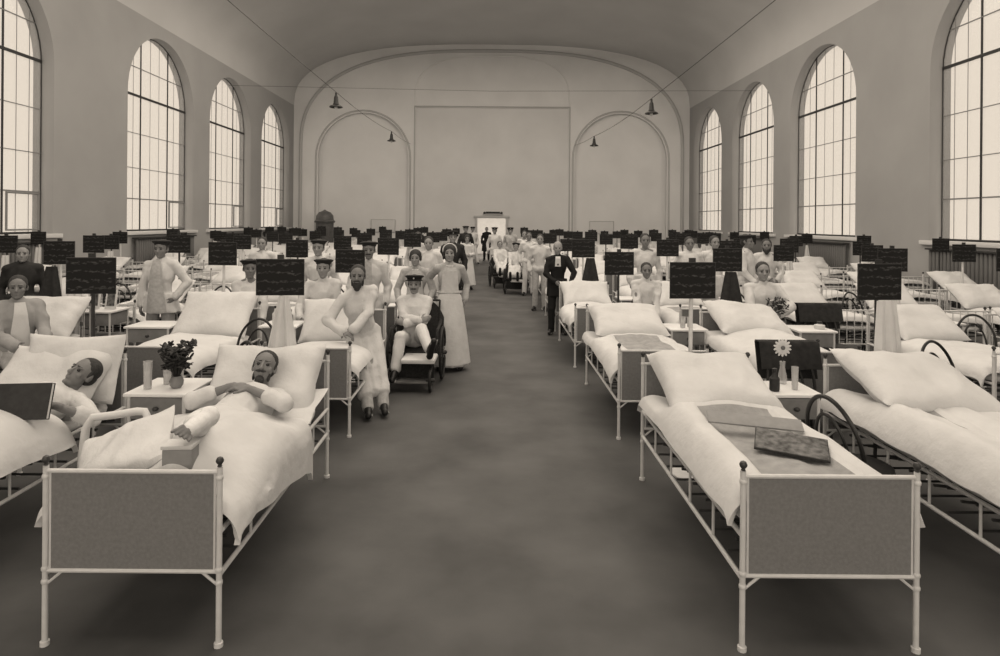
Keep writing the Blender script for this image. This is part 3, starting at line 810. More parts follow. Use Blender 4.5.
PEOPLE = {}
def person(label, loc=(0, 0, 0), rz=0.0, k=1.0, pelvis=(0, 0, .92), up=(0, 0, 1), fwd=(0, -1, 0), look=None, headup=None, hands=None, elbows=None, feet=None, knees=None,
           toes=None, wear=(), hair='short', face=(), cap=None, skin='skin', voxel=.011, curl=28, seed=0, hdir=None, bare=0.0, hairmat='hair', group=None, bend=0.0, cat='person', palm=None, neckfwd=0.0):
    root = empty('person', loc, rz, label, cat, group); root.scale = (k, k, k)
    pelvis, up, fwd = V(pelvis), V(up).normalized(), V(fwd)
    fwd = (fwd - up * fwd.dot(up)).normalized(); sd = up.cross(fwd).normalized()
    R = Matrix((sd, -fwd, up)).transposed()
    chest = pelvis + up * .36 + fwd * (.0 + bend)
    shc = pelvis + up * .50 + fwd * (.0 + bend)
    neck = pelvis + up * .545 + fwd * (.0 + bend * 1.1)
    hu = V(headup).normalized() if headup else up
    hf = V(look) if look else fwd; hf = (hf - hu * hf.dot(hu)).normalized(); hs = hu.cross(hf).normalized()
    HR = Matrix((hs, -hf, hu)).transposed()
    headc = neck + hu * .145 + fwd * (.02 + neckfwd)
    J = dict(pelvis=pelvis, chest=chest, shc=shc, neck=neck, headc=headc, up=up, fwd=fwd, sd=sd, R=R, HR=HR)
    hands = hands or {}; elbows = elbows or {}; feet = feet or {}; knees = knees or {}; toes = toes or {}
    dn = -V((0, 0, 1))
    for s in (-1, 1):
        sh = shc + sd * s * .165 - up * .018
        ht = V(hands[s]) if s in hands else sh + dn * .50 + sd * s * .07 + fwd * .03
        eh = V(elbows[s]) if s in elbows else (-fwd + sd * s * .6)
        el, ht = ik(sh, ht, .285, .25, eh)
        hp = pelvis + sd * s * .092
        ft = V(feet[s]) if s in feet else V((hp.x + .02 * s, hp.y, .085))
        kh = V(knees[s]) if s in knees else fwd
        kn, ft = ik(hp, ft, .43, .41, kh)
        J.update({('sh', s): sh, ('el', s): el, ('wr', s): ht, ('hp', s): hp, ('kn', s): kn, ('an', s): ft})
    # ---- body: one continuous skin
    mb = MB()
    mb.ell(pelvis + up * .02, (.155, .105, .12), R); mb.cone(pelvis, chest, .105, .115, 12)
    mb.ell(chest, (.155, .105, .17), R); mb.cone(J['sh', -1], J['sh', 1], .050, .050, 10); [mb.cone(neck, J['sh', q], .045, .046, 10) for q in (-1, 1)]
    mb.cone(shc, neck + hu * .03, .06, .052, 10); mb.cone(neck, headc - hu * .04, .052, .050, 10)
    def hl(x, y, z): return headc + HR @ V((x, y, z))
    mb.ell(hl(0, .012, .030), (.077, .096, .088), HR, 20, 13); mb.ell(hl(0, -.022, -.030), (.062, .066, .085), HR, 18, 12)
    mb.ell(hl(0, -.040, -.088), (.040, .040, .030), HR); mb.ell(hl(0, -.030, -.06), (.056, .045, .045), HR)
    mb.cone(hl(0, -.083, .012), hl(0, -.108, -.028), .0085, .0135, 8); mb.ell(hl(0, -.1, -.032), (.019, .012, .010), HR)
    mb.ell(hl(-.03, -.073, .022), (.026, .013, .0085), HR); mb.ell(hl(.03, -.073, .022), (.026, .013, .0085), HR)
    mb.ell(hl(-.043, -.056, -.025), (.022, .02, .022), HR); mb.ell(hl(.043, -.056, -.025), (.022, .02, .022), HR)
    mb.ell(hl(0, -.083, -.056), (.023, .011, .0065), HR); mb.ell(hl(0, -.082, -.068), (.020, .011, .007), HR); mb.ell(hl(0, -.078, -.098), (.020, .014, .015), HR)
    for s in (-1, 1):
        mb.ell(hl(s * .079, .012, -.006), (.010, .020, .031), HR); mb.ell(hl(s * .074, .004, -.02), (.01, .012, .016), HR)
        sh, el, wr, hp, kn, an = [J[q, s] for q in ('sh', 'el', 'wr', 'hp', 'kn', 'an')]
        mb.cone(sh, el, .050, .040, 10); mb.cone(el, el.lerp(wr, .35), .040, .039, 10); mb.cone(el.lerp(wr, .3), wr, .039, .025, 10)
        hd = V(hdir[s]) if hdir and s in hdir else (wr - el)
        pn = V(palm[s]) if palm and s in palm else (-sd * s * .8 - fwd * .2)
        if abs(pn.normalized().dot(hd.normalized())) > .97: pn = pn + up * .6
        # thumb points forward / up
        dd = hd.normalized(); nn = (pn - dd * pn.dot(dd)).normalized(); lat = dd.cross(nn)
        ref = fwd + V((0, 0, .6)); ts = 1 if lat.dot(ref) > 0 else -1
        hand_shapes(mb, wr, hd, pn, ts, curl, .0088 if voxel < .007 else .0105)
        mb.cone(hp, kn, .085, .058, 12); mb.cone(kn, kn.lerp(an, .35), .055, .056, 10); mb.cone(kn.lerp(an, .3), an, .056, .036, 10)
        td = V(toes[s]) if s in toes else V((fwd.x + s * .25 * sd.x, fwd.y + s * .25 * sd.y, 0))
        td.normalize(); J['td', s] = td
        shin = (an - kn).normalized(); sole = shin - td * shin.dot(td); sole.normalize(); J['sole', s] = sole
        mb.cone(an + sole * .035 - td * .05, an + sole * .045 + td * .10, .033, .028, 8); mb.cone(an, an + sole * .03 + td * .07, .038, .03, 8)
        lt = td.cross(sole)
        for q in range(5): mb.cone(an + sole * .052 + td * .11 + lt * (.034 - .017 * q), an + sole * .056 + td * (.172 - .010 * q) + lt * (.040 - .020 * q), .0105, .0085, 6)
    ratio = .6 if voxel < .007 else .5
    me = solidify_remesh(mb, 'body', voxel, ratio, 2, mats=M[skin]); link('body', me, root)
    def part(name, mb_, m, smooth=True): return mb_.build(name, M[m], root, smooth)
    # eyes, brows, hair
    for s in (-1, 1):
        e = MB(); e.ell(hl(s * .031, -.074, .004), (.0135, .0115, .0095), HR, 10, 7); part('eye', e, 'eye')
        b = MB(); b.cone(hl(s * .014, -.088, .027), hl(s * .046, -.076, .027), .0045, .0035, 6); part('eyebrow', b, hairmat)
    if hair in ('short', 'bald'):
        h = MB()
        if hair == 'short':
            h.ell(hl(0, .026, .048), (.0825, .094, .082), HR, 22, 13); h.ell(hl(0, .05, .0), (.074, .068, .07), HR, 18, 11)
        else:
            h.ell(hl(0, .042, .036), (.0815, .082, .078), HR, 22, 13); h.ell(hl(0, .05, .0), (.075, .068, .07), HR, 18, 11)
        for s in (-1, 1): h.ell(hl(s * .072, .0, .018), (.012, .018, .035), HR)
        part('hair', h, hairmat)
    elif hair == 'bun':
        h = MB(); h.ell(hl(0, .022, .045), (.090, .100, .088), HR, 22, 13); h.ell(hl(0, .085, .01), (.06, .045, .055), HR)
        for s in (-1, 1): h.ell(hl(s * .078, .0, .0), (.018, .035, .05), HR)
        part('hair', h, hairmat)
    if 'beard' in face:
        b = MB(); b.ell(hl(0, -.055, -.095), (.050, .045, .052), HR); b.ell(hl(0, -.068, -.125), (.034, .032, .035), HR)
        for s in (-1, 1): b.ell(hl(s * .056, -.02, -.06), (.014, .035, .05), HR)
        part('beard', b, hairmat)
    if 'goatee' in face:
        b = MB(); b.ell(hl(0, -.066, -.105), (.034, .034, .034), HR)
        for s in (-1, 1): b.ell(hl(s * .052, -.026, -.07), (.010, .028, .034), HR)
        part('beard', b, hairmat)
    if 'moustache' in face:
        b = MB(); b.ell(hl(-.016, -.096, -.047), (.022, .010, .0085), HR); b.ell(hl(.016, -.096, -.047), (.022, .010, .0085), HR); part('moustache', b, hairmat)
    if cap == 'peaked':
        c = MB(); T = HR @ Matrix.Rotation(math.radians(-6), 3, 'X')
        c.lathe([(.070, .045), (.091, .048), (.094, .072), (.122, .092), (.126, .102), (.095, .114), (.02, .118)], headc + HR @ V((0, .012, .008)), 26, 0, T)
        cp = part('cap', c, 'cap')
        v = MB(); rs = []
        for i in range(13):
            a = PI * (1.12 + .76 * i / 12); rs.append([headc + HR @ V((0, .012, .012)) + T @ V((r_ * math.cos(a), r_ * math.sin(a), z_)) for r_, z_ in ((.085, .055), (.122, .036), (.122, .031), (.085, .049))])
        v.rings(rs); o = v.build('visor', M['boot'], cp)
        b = MB(); b.lathe([(.0925, .052), (.0945, .055), (.0955, .07), (.0925, .074)], headc + HR @ V((0, .012, .012)), 26, 0, T); b.build('cap_band', M['dark'], cp)
        b = MB(); b.ell(headc + HR @ V((0, .012, .012)) + T @ V((0, -.100, .064)), (.010, .006, .012), HR); b.build('badge', M['enamel'], cp)
    elif cap == 'round':
        c = MB(); T = HR @ Matrix.Rotation(math.radians(-4), 3, 'X')
        c.lathe([(.070, .040), (.091, .043), (.095, .062), (.118, .080), (.122, .092), (.09, .106), (.01, .112)], headc + HR @ V((0, .016, .010)), 26, 0, T)
        part('cap', c, 'cap')
    elif cap == 'nurse':
        c = MB(); c.ell(hl(0, .052, .060), (.092, .080, .080), HR, 22, 13); c.tube([hl(.094 * math.cos(a), .012, .045 + .090 * math.sin(a)) for a in [PI * (-.12 + 1.24 * i / 16) for i in range(17)]], .010, 8)
        part('nurse_cap', c, 'linen')
    # ---- clothes
    vw = max(voxel * 1.15, .009)
    for wi, wtuple in enumerate(wear):
        ty, mt = wtuple[0], wtuple[1]; opt = wtuple[2] if len(wtuple) > 2 else {}
        g = MB()
        if ty in ('gown', 'top', 'coat', 'robe'):
            f = opt.get('fit', .018)
            g.ell(chest + up * .0, (.155 + f, .112 + f, .17 + f), R, 20, 13); g.cone(pelvis + up * .10, chest, .118 + f, .125 + f, 14); g.ell(pelvis + up * .04, (.165 + f, .115 + f, .12), R)
            g.cone(J['sh', -1], J['sh', 1], .055 + f * .5, .055 + f * .5, 12); g.cone(shc, shc.lerp(neck, .6), .075, .066, 12); [g.cone(neck - up * .03, J['sh', q], .060 + f * .3, .056 + f * .5, 12) for q in (-1, 1)]
            if opt.get('collar', True): g.cone(neck - up * .02 , neck + up * .006, .066, .061, 12)
            sl = opt.get('sleeve', .93)
            for s in (-1, 1):
                sh, el, wr = J['sh', s], J['el', s], J['wr', s]
                g.cone(sh, el, .056 + f * .5, .049 + f * .5, 12); 
                if sl > .3: g.cone(el, el.lerp(wr, sl), .050 + f * .5, .042 + f * .6, 12, True)
            if ty == 'gown' or ty == 'coat' or ty == 'robe':
                hem = opt.get('hem', .45)
                if opt.get('seated'):
                    for s in (-1, 1):
                        hp, kn, an = J['hp', s], J['kn', s], J['an', s]
                        g.cone(hp, kn, .115, .088, 12); g.cone(kn, kn.lerp(an, opt.get('drop', .5)), .088, .092, 12)
                    g.cone(pelvis, (J['kn', 1] + J['kn', -1]) / 2, .12, .09, 12)
                    a, b = J['kn', 1].lerp(J['an', 1], opt.get('drop', .5) * .9), J['kn', -1].lerp(J['an', -1], opt.get('drop', .5) * .9)
                    g.cone(J['kn', 1], J['kn', -1], .085, .085, 12); g.cone(a, b, .08, .08, 12)
                    g.cone((J['kn', 1] + J['kn', -1]) / 2, (a + b) / 2, .09, .09, 12)
                else:
                    cx = (J['an', 1] + J['an', -1]) / 2; bottom = V((cx.x * .7 + pelvis.x * .3, cx.y * .7 + pelvis.y * .3, hem))
                    skirt_rings(g, pelvis + V((0, 0, .12)), bottom, (.172 + f, .128 + f), opt.get('hemr', (.235, .185)), opt.get('folds', 9), opt.get('amp', .085), ph=seed)
            nm = {'gown': 'gown', 'top': 'shirt', 'coat': 'coat', 'robe': 'robe'}[ty]
            link(nm, solidify_remesh(g, nm, vw, .6, 3, fold=opt.get('fold', .012), seed=seed + wi, mats=M[mt]), root)
        elif ty == 'trousers':
            g.ell(pelvis + up * .02, (.172, .122, .13), R)
            for s in (-1, 1):
                hp, kn, an = J['hp', s], J['kn', s], J['an', s]
                g.cone(hp, kn, .098, .076, 12); g.cone(kn, kn.lerp(an, opt.get('len', 1.0)), .076, .066, 12)
            link('trousers', solidify_remesh(g, 'trousers', vw, .6, 3, fold=.005, seed=seed + 3, mats=M[mt]), root)
        elif ty == 'skirt':
            cx = (J['an', 1] + J['an', -1]) / 2
            skirt_rings(g, pelvis + V((0, 0, .16)), V((cx.x, cx.y, opt.get('hem', .10))), (.140, .110), opt.get('hemr', (.27, .24)), opt.get('folds', 11), opt.get('amp', .085), ph=seed)
            g.ell(pelvis + up * .02, (.165, .125, .10), R)
            link('skirt', solidify_remesh(g, 'skirt', vw, .6, 2, fold=.004, seed=seed + 4, mats=M[mt]), root)
        elif ty == 'apron':
            # bib and front panel over the dress, from chest to hem
            cx = (J['an', 1] + J['an', -1]) / 2; hem = opt.get('hem', .16); f = opt.get('off', .03)
            def P(u, v):
                if v < .28:
                    t = v / .28; c = chest.lerp(pelvis + up * .12, t) + up * (.10 * (1 - t)); a, b = .125 + .03 * t, .135 + f - .02 * t; ang = (u - .5) * 1.9
                else:
                    t = (v - .28) / .72; c = (pelvis + up * .12).lerp(V((cx.x, cx.y, hem)), t); e = t ** .8
                    a, b = .155 + f + e * (.12), .125 + f * .7 + e * .125; ang = (u - .5) * (2.0 + .5 * t); 
                    a *= 1 + .03 * t * math.sin(8 * ang + seed); b *= 1 + .03 * t * math.sin(9 * ang + seed)
                return tuple(c + sd * a * math.sin(ang) + fwd * b * math.cos(ang))
            g.grid_solid(P, 20, 24, -.008); part('apron', g, mt)
        elif ty == 'belt':
            zc = pelvis + up * opt.get('z', .15); g.tube([zc + sd * (.168 * math.cos(a)) + fwd * (.135 * math.sin(a)) for a in [2 * PI * i / 28 for i in range(28)]], .016, 8, True); part('belt', g, mt)
        elif ty == 'front':
            # shirt front seen between open coat fronts
            def P(u, v):
                c = neck.lerp(pelvis + up * opt.get('low', -.02), v); ang = (u - .5) * (.5 + opt.get('w', .8) * v); b = opt.get('r', .158) - .04 * (1 - min(1, v * 5)) + .0 * v
                return tuple(c + sd * (.18 * math.sin(ang)) + fwd * b * math.cos(ang))
            g.grid_solid(P, 14, 18, -.012); part('shirt_front', g, mt)
        elif ty == 'collar':
            g.tube([neck - up * .012 + sd * (.062 * math.cos(a)) + fwd * (.066 * math.sin(a)) - up * .022 * max(0, math.sin(a)) for a in [2 * PI * i / 24 for i in range(24)]], .012, 8, True)
            part('collar', g, mt)
        elif ty == 'tie':
            g.cone(neck - up * .035 + fwd * .105, neck - up * .15 + fwd * .158, .012, .02, 8); part('tie', g, mt)
        elif ty == 'buttons':
            for q in range(opt.get('n', 4)):
                b = MB(); b.ell(chest + up * (.10 - .09 * q) + fwd * (.158 + opt.get('off', 0)), (.009, .006, .009), R, 8, 5); part('button', b, mt)
        elif ty == 'shoes':
            for s in (-1, 1):
                if opt.get('only') and s not in opt['only']: continue
                g = MB(); an, td, sl_ = J['an', s], J['td', s], J['sole', s]
                g.cone(an + sl_ * .035 - td * .055, an + sl_ * .047 + td * .15, .043, .037, 12); g.cone(an - sl_ * .03, an + sl_ * .02, .043, .045, 12); g.cone(an, an + sl_ * .03 + td * .09, .048, .04, 12)
                link('shoe', solidify_remesh(g, 'shoe', max(vw, .01), .6, 2, mats=M[mt]), root)
        elif ty == 'cast':
            s = opt['s']; kn, an = J['kn', s], J['an', s]; g.cone(kn.lerp(an, .02), an, .075, .056, 14); g.ell(an + J['sole', s] * .02 - J['td', s] * .055, (.056, .056, .056)); g.cone(an + J['sole', s] * .02 - J['td', s] * .05, an + J['sole', s] * .04 + J['td', s] * .085, .048, .043, 12)
            g.cone(J['hp', s].lerp(kn, .4), kn, .1, .088, 14)
            link('plaster_cast', solidify_remesh(g, 'plaster_cast', vw, .6, 2, fold=.004, seed=2, mats=M[mt]), root)
    return root, J
# ------------------------------------------------------------------ the people
# the two patients lying in front
person('bearded patient lying under a white quilt in the nearest bed, hands clasped on his belly', pelvis=(-1.64, 3.90, .70), up=(.03, .95, .14), fwd=(0, -.1, 1), look=(.16, -.90, .40), headup=(.08, .46, .9),
       hands={1: (-1.58, 4.15, .885), -1: (-1.72, 4.18, .895)}, elbows={1: (.9, -.2, -.3), -1: (-.9, -.2, -.3)}, hdir={1: (-.95, .12, .1), -1: (.9, .05, .1)}, palm={1: (0, 0, -1), -1: (0, 0, -1)},
       feet={1: (-1.40, 3.12, .635), -1: (-1.46, 3.16, .975)}, knees={1: (1, 0, -.1), -1: (-1, 0, .1)}, toes={-1: (-.35, -.9, -.25), 1: (.9, -.4, .05)},
       wear=[('top', 'gown', {'sleeve': .42, 'fit': .022, 'fold': .008}), ('cast', 'plaster', {'s': -1})], hair='short', face=('moustache', 'goatee'), skin='skindark', voxel=.0048, seed=1, curl=14, neckfwd=.02)
person('patient lying propped on pillows in the second bed left, a dark book in his hands', pelvis=(-3.17, 3.96, .70), up=(.28, .90, .07), fwd=(0, -.1, 1), look=(-.22, -.80, .46), headup=(.42, .50, .75),
       hands={1: (-2.78, 4.03, .80), -1: (-3.10, 4.12, .86)}, elbows={1: (.9, -.1, -.5), -1: (-.9, -.2, -.2)}, hdir={1: (-.95, -.15, .1), -1: (.6, -.4, .2)}, palm={1: (0, .2, 1), -1: (0, 0, -1)},
       feet={1: (-3.2, 3.14, .66), -1: (-3.42, 3.14, .66)}, knees={1: (0, 0, 1), -1: (0, 0, 1)}, toes={1: (.6, -.7, .3), -1: (-.6, -.7, .3)},
       wear=[('top', 'gown', {'sleeve': .35, 'fit': .022, 'fold': .008})], hair='short', skin='skindark', voxel=.0050, seed=2, curl=26, neckfwd=.01)
# seated bearded man on the bed edge
person('bearded man in a pale gown sitting on the bed edge, white apron over his lap', pelvis=(-1.40, 6.98, .73), up=(-.10, -.24, 1), fwd=(.42, -.9, 0), look=(.10, -1, -.05), headup=(0, .02, 1),
       hands={1: (-1.44, 6.60, .86), -1: (-1.54, 6.56, .84)}, elbows={1: (1, .2, -.3), -1: (-1, .2, -.3)}, hdir={1: (-.9, -.1, -.2), -1: (.9, -.1, -.2)}, palm={1: (0, .3, -1), -1: (0, .3, -1)},
       feet={1: (-1.10, 6.52, .10), -1: (-1.24, 6.42, .10)}, knees={1: (.5, -1, .6), -1: (.5, -1, .6)}, toes={1: (.25, -1, 0), -1: (.15, -1, 0)},
       wear=[('gown', 'gown', {'seated': True, 'drop': .62, 'fit': .022, 'fold': .009}), ('trousers', 'gowngrey', {}), ('shoes', 'boot'), ('buttons', 'enamel', {'n': 3, 'off': .02})],
       hair='short', face=('beard', 'moustache'), skin='skindark', voxel=.0075, seed=3, curl=30)
# soldier in the wheelchair
person('man in a peaked cap sitting with folded arms in the dark wheelchair', pelvis=(-.98, 8.04, .50), up=(0, .12, 1), fwd=(.02, -1, 0), look=(.02, -1, -.02), headup=(0, 0, 1),
       hands={1: (-1.05, 7.79, .74), -1: (-.87, 7.77, .78)}, elbows={1: (1, .1, -.6), -1: (-1, .1, -.6)}, hdir={1: (-.9, .0, .15), -1: (.9, .0, .15)}, palm={1: (0, 1, 0), -1: (0, 1, 0)},
       feet={1: (-.70, 7.32, .50), -1: (-1.12, 7.46, .22)}, knees={1: (-.2, -.3, 1), -1: (0, -1, .8)}, toes={1: (.25, -.3, 1), -1: (-.1, -1, -.2)},
       wear=[('top', 'gown', {'fit': .022, 'fold': .008}), ('trousers', 'gown', {'len': .9}), ('shoes', 'boot')], hair='short', face=('moustache',), cap='peaked', voxel=.0075, seed=4)
# nurses
person('nurse in a long white belted apron and cap standing at the edge of the aisle', (-.56, 8.56, 0), .16, .975, hands={-1: (-.20, .17, 1.02), 1: (.22, .02, .95)}, look=(-.15, -1, 0),
       wear=[('top', 'gowngrey', {'fit': .008, 'fold': .004}), ('skirt', 'gown', {'hem': .06, 'hemr': (.26, .24)}), ('apron', 'gown', {'hem': .1}), ('belt', 'gowngrey', {'z': .15}), ('collar', 'linen'), ('shoes', 'boot')],
       hair='bun', cap='nurse', skin='skin', voxel=.0085, seed=5)
person('smiling nurse in a grey dress with white collar standing behind the wheelchair', (-1.04, 8.74, 0), 0, .93, up=(0, -.05, 1), hands={-1: (-.22, -.22, .98), 1: (.22, -.22, .98)},
       wear=[('top', 'gowngrey', {'fit': .008, 'fold': .004}), ('skirt', 'gowngrey', {'hem': .08, 'hemr': (.21, .19)}), ('apron', 'gown', {'hem': .14}), ('collar', 'linen'), ('shoes', 'boot')], hair='bun', cap='nurse', voxel=.0085, seed=6)
# seated behind the beds of the second row
SEATF = {1: (.13, -.36, .085), -1: (-.13, -.36, .085)}
LAP = {1: (.10, -.30, .62), -1: (-.10, -.30, .62)}
SIT = dict(pelvis=(0, 0, .60), feet=SEATF)
def sit(label, loc, rz=0, k=1.0, hands=LAP, cloth='gown', **kw):
    cfg = dict(wear=[('gown', cloth, {'seated': True, 'drop': .7}), ('shoes', 'boot')], voxel=.009)
    cfg.update(kw)
    return person(label, loc, rz, k, hands=hands, **SIT, **cfg)
sit('man in a dark cap and white gown seated just behind the bearded man', (-2.22, 8.36, 0), .1, 1.06, cap='round', seed=7, hands={1: (.05, -.30, .78), -1: (-.22, -.28, .70)})
sit('patient in a white gown and dark cap seated behind the big leaning pillow', (-3.20, 8.36, 0), .45, 1.05, cap='round', seed=8, skin='skindark', look=(0, -1, -.15))
sit('patient in a white gown seated beside the made bed near the man in black', (2.33, 9.42, 0), -.1, 1.0, seed=9, skin='skindark')
sit('patient in a white gown seated beside a table, holding a bunch of flowers', (3.62, 8.38, 0), -.15, 1.06, seed=10, hands={1: (.12, -.33, .80), -1: (-.02, -.34, .76)}, elbows={1: (1, .2, -.3), -1: (-1, .2, -.3)})
person('man in a white shirt and grey jacket seated on the bed at the left edge', pelvis=(-4.86, 6.46, .60), fwd=(.75, -.65, 0), look=(.5, -.85, 0), feet={1: (-4.42, 6.30, .09), -1: (-4.56, 6.12, .09)},
       hands={1: (-4.48, 6.32, .74), -1: (-4.66, 6.18, .74)}, wear=[('top', 'apron', {'fit': .032}), ('front', 'linen', {'r': .15}), ('trousers', 'gowngrey'), ('shoes', 'boot')], voxel=.0085, seed=11, skin='skindark')
# standing figures
def stand(label, x, y, rz=0, k=1.0, wear=None, **kw):
    cfg = dict(voxel=.011); cfg.update(kw)
    return person(label, (x, y, 0), rz, k, wear=wear or [('gown', 'gown', {'hem': .32}), ('trousers', 'gown'), ('shoes', 'boot')], **cfg)
HIPS = dict(hands={1: (.22, -.10, 1.02), -1: (-.22, -.10, 1.02)}, elbows={1: (1, .3, -.1), -1: (-1, .3, -.1)})
stand('man in a dark cap and open white coat standing with one hand on his hip', -4.33, 8.28, .05, 1.0, [('coat', 'gown', {'hem': .78, 'hemr': (.23, .17), 'fold': .008}), ('front', 'gowngrey', {'low': -.12, 'w': 1.1, 'r': .19}), ('trousers', 'apron'), ('shoes', 'boot')],
      cap='round', skin='skindark', seed=12, hands={1: (.20, -.06, .98), -1: (-.27, -.04, .72)}, elbows={1: (1, .35, 0), -1: (-1, .3, 0)}, voxel=.009)
stand('man in a dark cap and long white gown standing between two chart boards', -2.46, 9.0, 0, 1.0, cap='round', seed=13, voxel=.009)
stand('man in a dark cap and open striped robe standing left of the wheelchair', -1.62, 8.38, .1, 1.0, [('robe', 'gown', {'hem': .30, 'fold': .01}), ('front', 'gowngrey', {'low': -.2, 'w': .5, 'r': .186}), ('trousers', 'gowngrey'), ('shoes', 'boot')], cap='round', skin='skindark', face=('moustache',), seed=14, voxel=.009)
stand('bareheaded man in a white gown standing far back above a nearer chart board', -4.12, 11.35, .1, .98, seed=15)
stand('man in dark clothes standing by the radiator at the left edge', -6.20, 8.34, .5, .95, [('coat', 'dark', {'hem': .6, 'fit': .032}), ('trousers', 'dark'), ('shoes', 'boot')], seed=16, voxel=.01)
stand('tall bareheaded man in a white gown standing behind the seated patient, right of the aisle', 2.72, 11.1, -.1, 1.05, [('gown', 'gown', {'hem': .3}), ('trousers', 'gowngrey'), ('shoes', 'boot')], seed=17, skin='skindark')
stand('man in a white gown standing behind the tall dark chart board right', 3.50, 11.1, -.1, 1.02, [('gown', 'gown', {'hem': .3, 'fit': .03}), ('shoes', 'boot')], seed=18, skin='skindark')
stand('man in a white gown with bowed head beside two chart boards right', 4.02, 11.3, -.3, 1.03, seed=19, look=(.4, -1, -.3))
stand('man in a dark cap turning towards the bearded man beside him', 4.44, 10.95, .9, 1.05, [('top', 'gown', {}), ('trousers', 'gown'), ('shoes', 'boot')], cap='round', seed=20, skin='skindark', hands={1: (.2, -.3, 1.0), -1: (-.2, -.2, .95)})
stand('dark-bearded man in a white shirt standing before the radiators', 5.0, 11.4, -.4, 1.0, [('top', 'gown', {}), ('trousers', 'gown'), ('shoes', 'boot')], face=('beard',), seed=21, skin='skindark', hands={1: (.18, -.2, 1.0), -1: (-.2, -.25, .95)})
stand('grey-haired man in a black suit standing at the right side of the aisle', 1.20, 11.28, -.06, .955, [('coat', 'suit', {'hem': .72, 'hemr': (.19, .15), 'fit': .012}), ('front', 'linen', {'low': .36, 'w': .12, 'r': .166}), ('tie', 'suit'), ('trousers', 'suit'), ('shoes', 'boot')],
      hairmat='hairgrey', face=('moustache',), seed=22, hands={1: (.22, -.22, .98), -1: (-.05, -.22, 1.0)}, elbows={1: (1, .4, -.2), -1: (-1, .4, -.2)}, voxel=.0095)
# far aisle, right side
W2 = [('top', 'gown', {}), ('trousers', 'gown'), ('shoes', 'boot')]
stand('man in white shirt and trousers standing beside the second wheelchair', 1.04, 17.2, 0, 1.0, W2, seed=23, skin='skindark', voxel=.013)
stand('man in pale clothes standing at a bed foot behind the man in black', 1.12, 14.3, -.1, 1.0, [('top', 'gown', {}), ('trousers', 'gowngrey'), ('shoes', 'boot')], seed=24, voxel=.013)
stand('man in white leaning at the far right bed feet beyond the wheelchairs', 1.06, 19.9, 0, 1.0, W2, seed=25, voxel=.013)
stand('man in a dark cap standing behind the far wheelchairs, left of a pair', .14, 23.4, 0, 1.04, [('top', 'gown', {}), ('trousers', 'gown'), ('shoes', 'boot')], cap='peaked', seed=26, voxel=.014)
stand('man in a dark cap standing behind the far wheelchairs, right of a pair', .72, 23.3, 0, 1.04, [('top', 'gowngrey', {}), ('trousers', 'gown'), ('shoes', 'boot')], cap='peaked', seed=27, voxel=.014)
person('patient in white reclining in the second wheelchair in the aisle', (.72, 18.1, 0), -.1, 1.0, pelvis=(0, .02, .60), up=(0, .2, 1), hands={1: (.12, -.25, .72), -1: (-.14, -.3, .7)}, feet={1: (.10, -.74, .47), -1: (-.10, -.74, .47)}, toes={1: (0, -.2, 1), -1: (0, -.2, 1)}, knees={1: (0, 0, 1), -1: (0, 0, 1)},
       wear=[('gown', 'gown', {'seated': True, 'drop': .8}), ('shoes', 'boot')], cap='round', seed=28, voxel=.012)
person('patient in white seated in the farthest wheelchair in the aisle', (.30, 19.6, 0), .1, 1.0, pelvis=(0, .02, .60), up=(0, .2, 1), hands={1: (.12, -.25, .72), -1: (-.14, -.3, .7)}, feet={1: (.10, -.74, .47), -1: (-.10, -.74, .47)}, toes={1: (0, -.2, 1), -1: (0, -.2, 1)}, knees={1: (0, 0, 1), -1: (0, 0, 1)},
       wear=[('gown', 'gown', {'seated': True, 'drop': .8}), ('shoes', 'boot')], seed=29, voxel=.013)
stand('dark figure standing in the bright end doorway', -.22, 32.4, 0, 1.0, [('coat', 'suit', {'hem': .5}), ('trousers', 'suit'), ('shoes', 'boot')], seed=30, voxel=.015)
# far aisle, left side
stand('man in white jacket standing with legs apart near the end doorway', -.86, 29.6, .1, 1.02, W2, seed=31, voxel=.015, feet={1: (.24, -.1, .085), -1: (-.16, 0, .085)}, cap='peaked')
stand('man in dark uniform standing at the left side of the aisle', -.80, 13.2, .15, 1.04, [('coat', 'dark', {'hem': .62, 'fit': .03}), ('belt', 'boot', {'z': .15}), ('trousers', 'dark'), ('shoes', 'boot')], cap='peaked', seed=32, voxel=.012)
stand('woman in a pale dress standing in the aisle behind the dark uniform', -.70, 18.6, .1, .93, [('top', 'gown', {'fit': .01}), ('skirt', 'gown', {'hem': .12}), ('apron', 'linen', {}), ('shoes', 'boot')], hair='bun', seed=33, voxel=.013, hands={1: (.08, -.2, 1.1), -1: (-.08, -.2, 1.08)})
stand('man in dark uniform and cap standing far down the aisle left', -.96, 24.0, .1, 1.06, [('coat', 'dark', {'hem': .62, 'fit': .03}), ('trousers', 'dark'), ('shoes', 'boot')], cap='peaked', seed=34, voxel=.014)
stand('man in a white gown standing between bed rows, far left of the dark uniforms', -1.62, 14.0, .1, 1.02, seed=35, voxel=.013, skin='skindark')
stand('patient in a white gown half hidden behind the two nurses', -1.10, 11.15, 0, 1.0, seed=36, voxel=.012)
# ================================================================== BEDDING AND FURNITURE THE PHOTOGRAPH SHOWS CLOSE UP
def bed_xy(c, r): return BED[(c, r)]
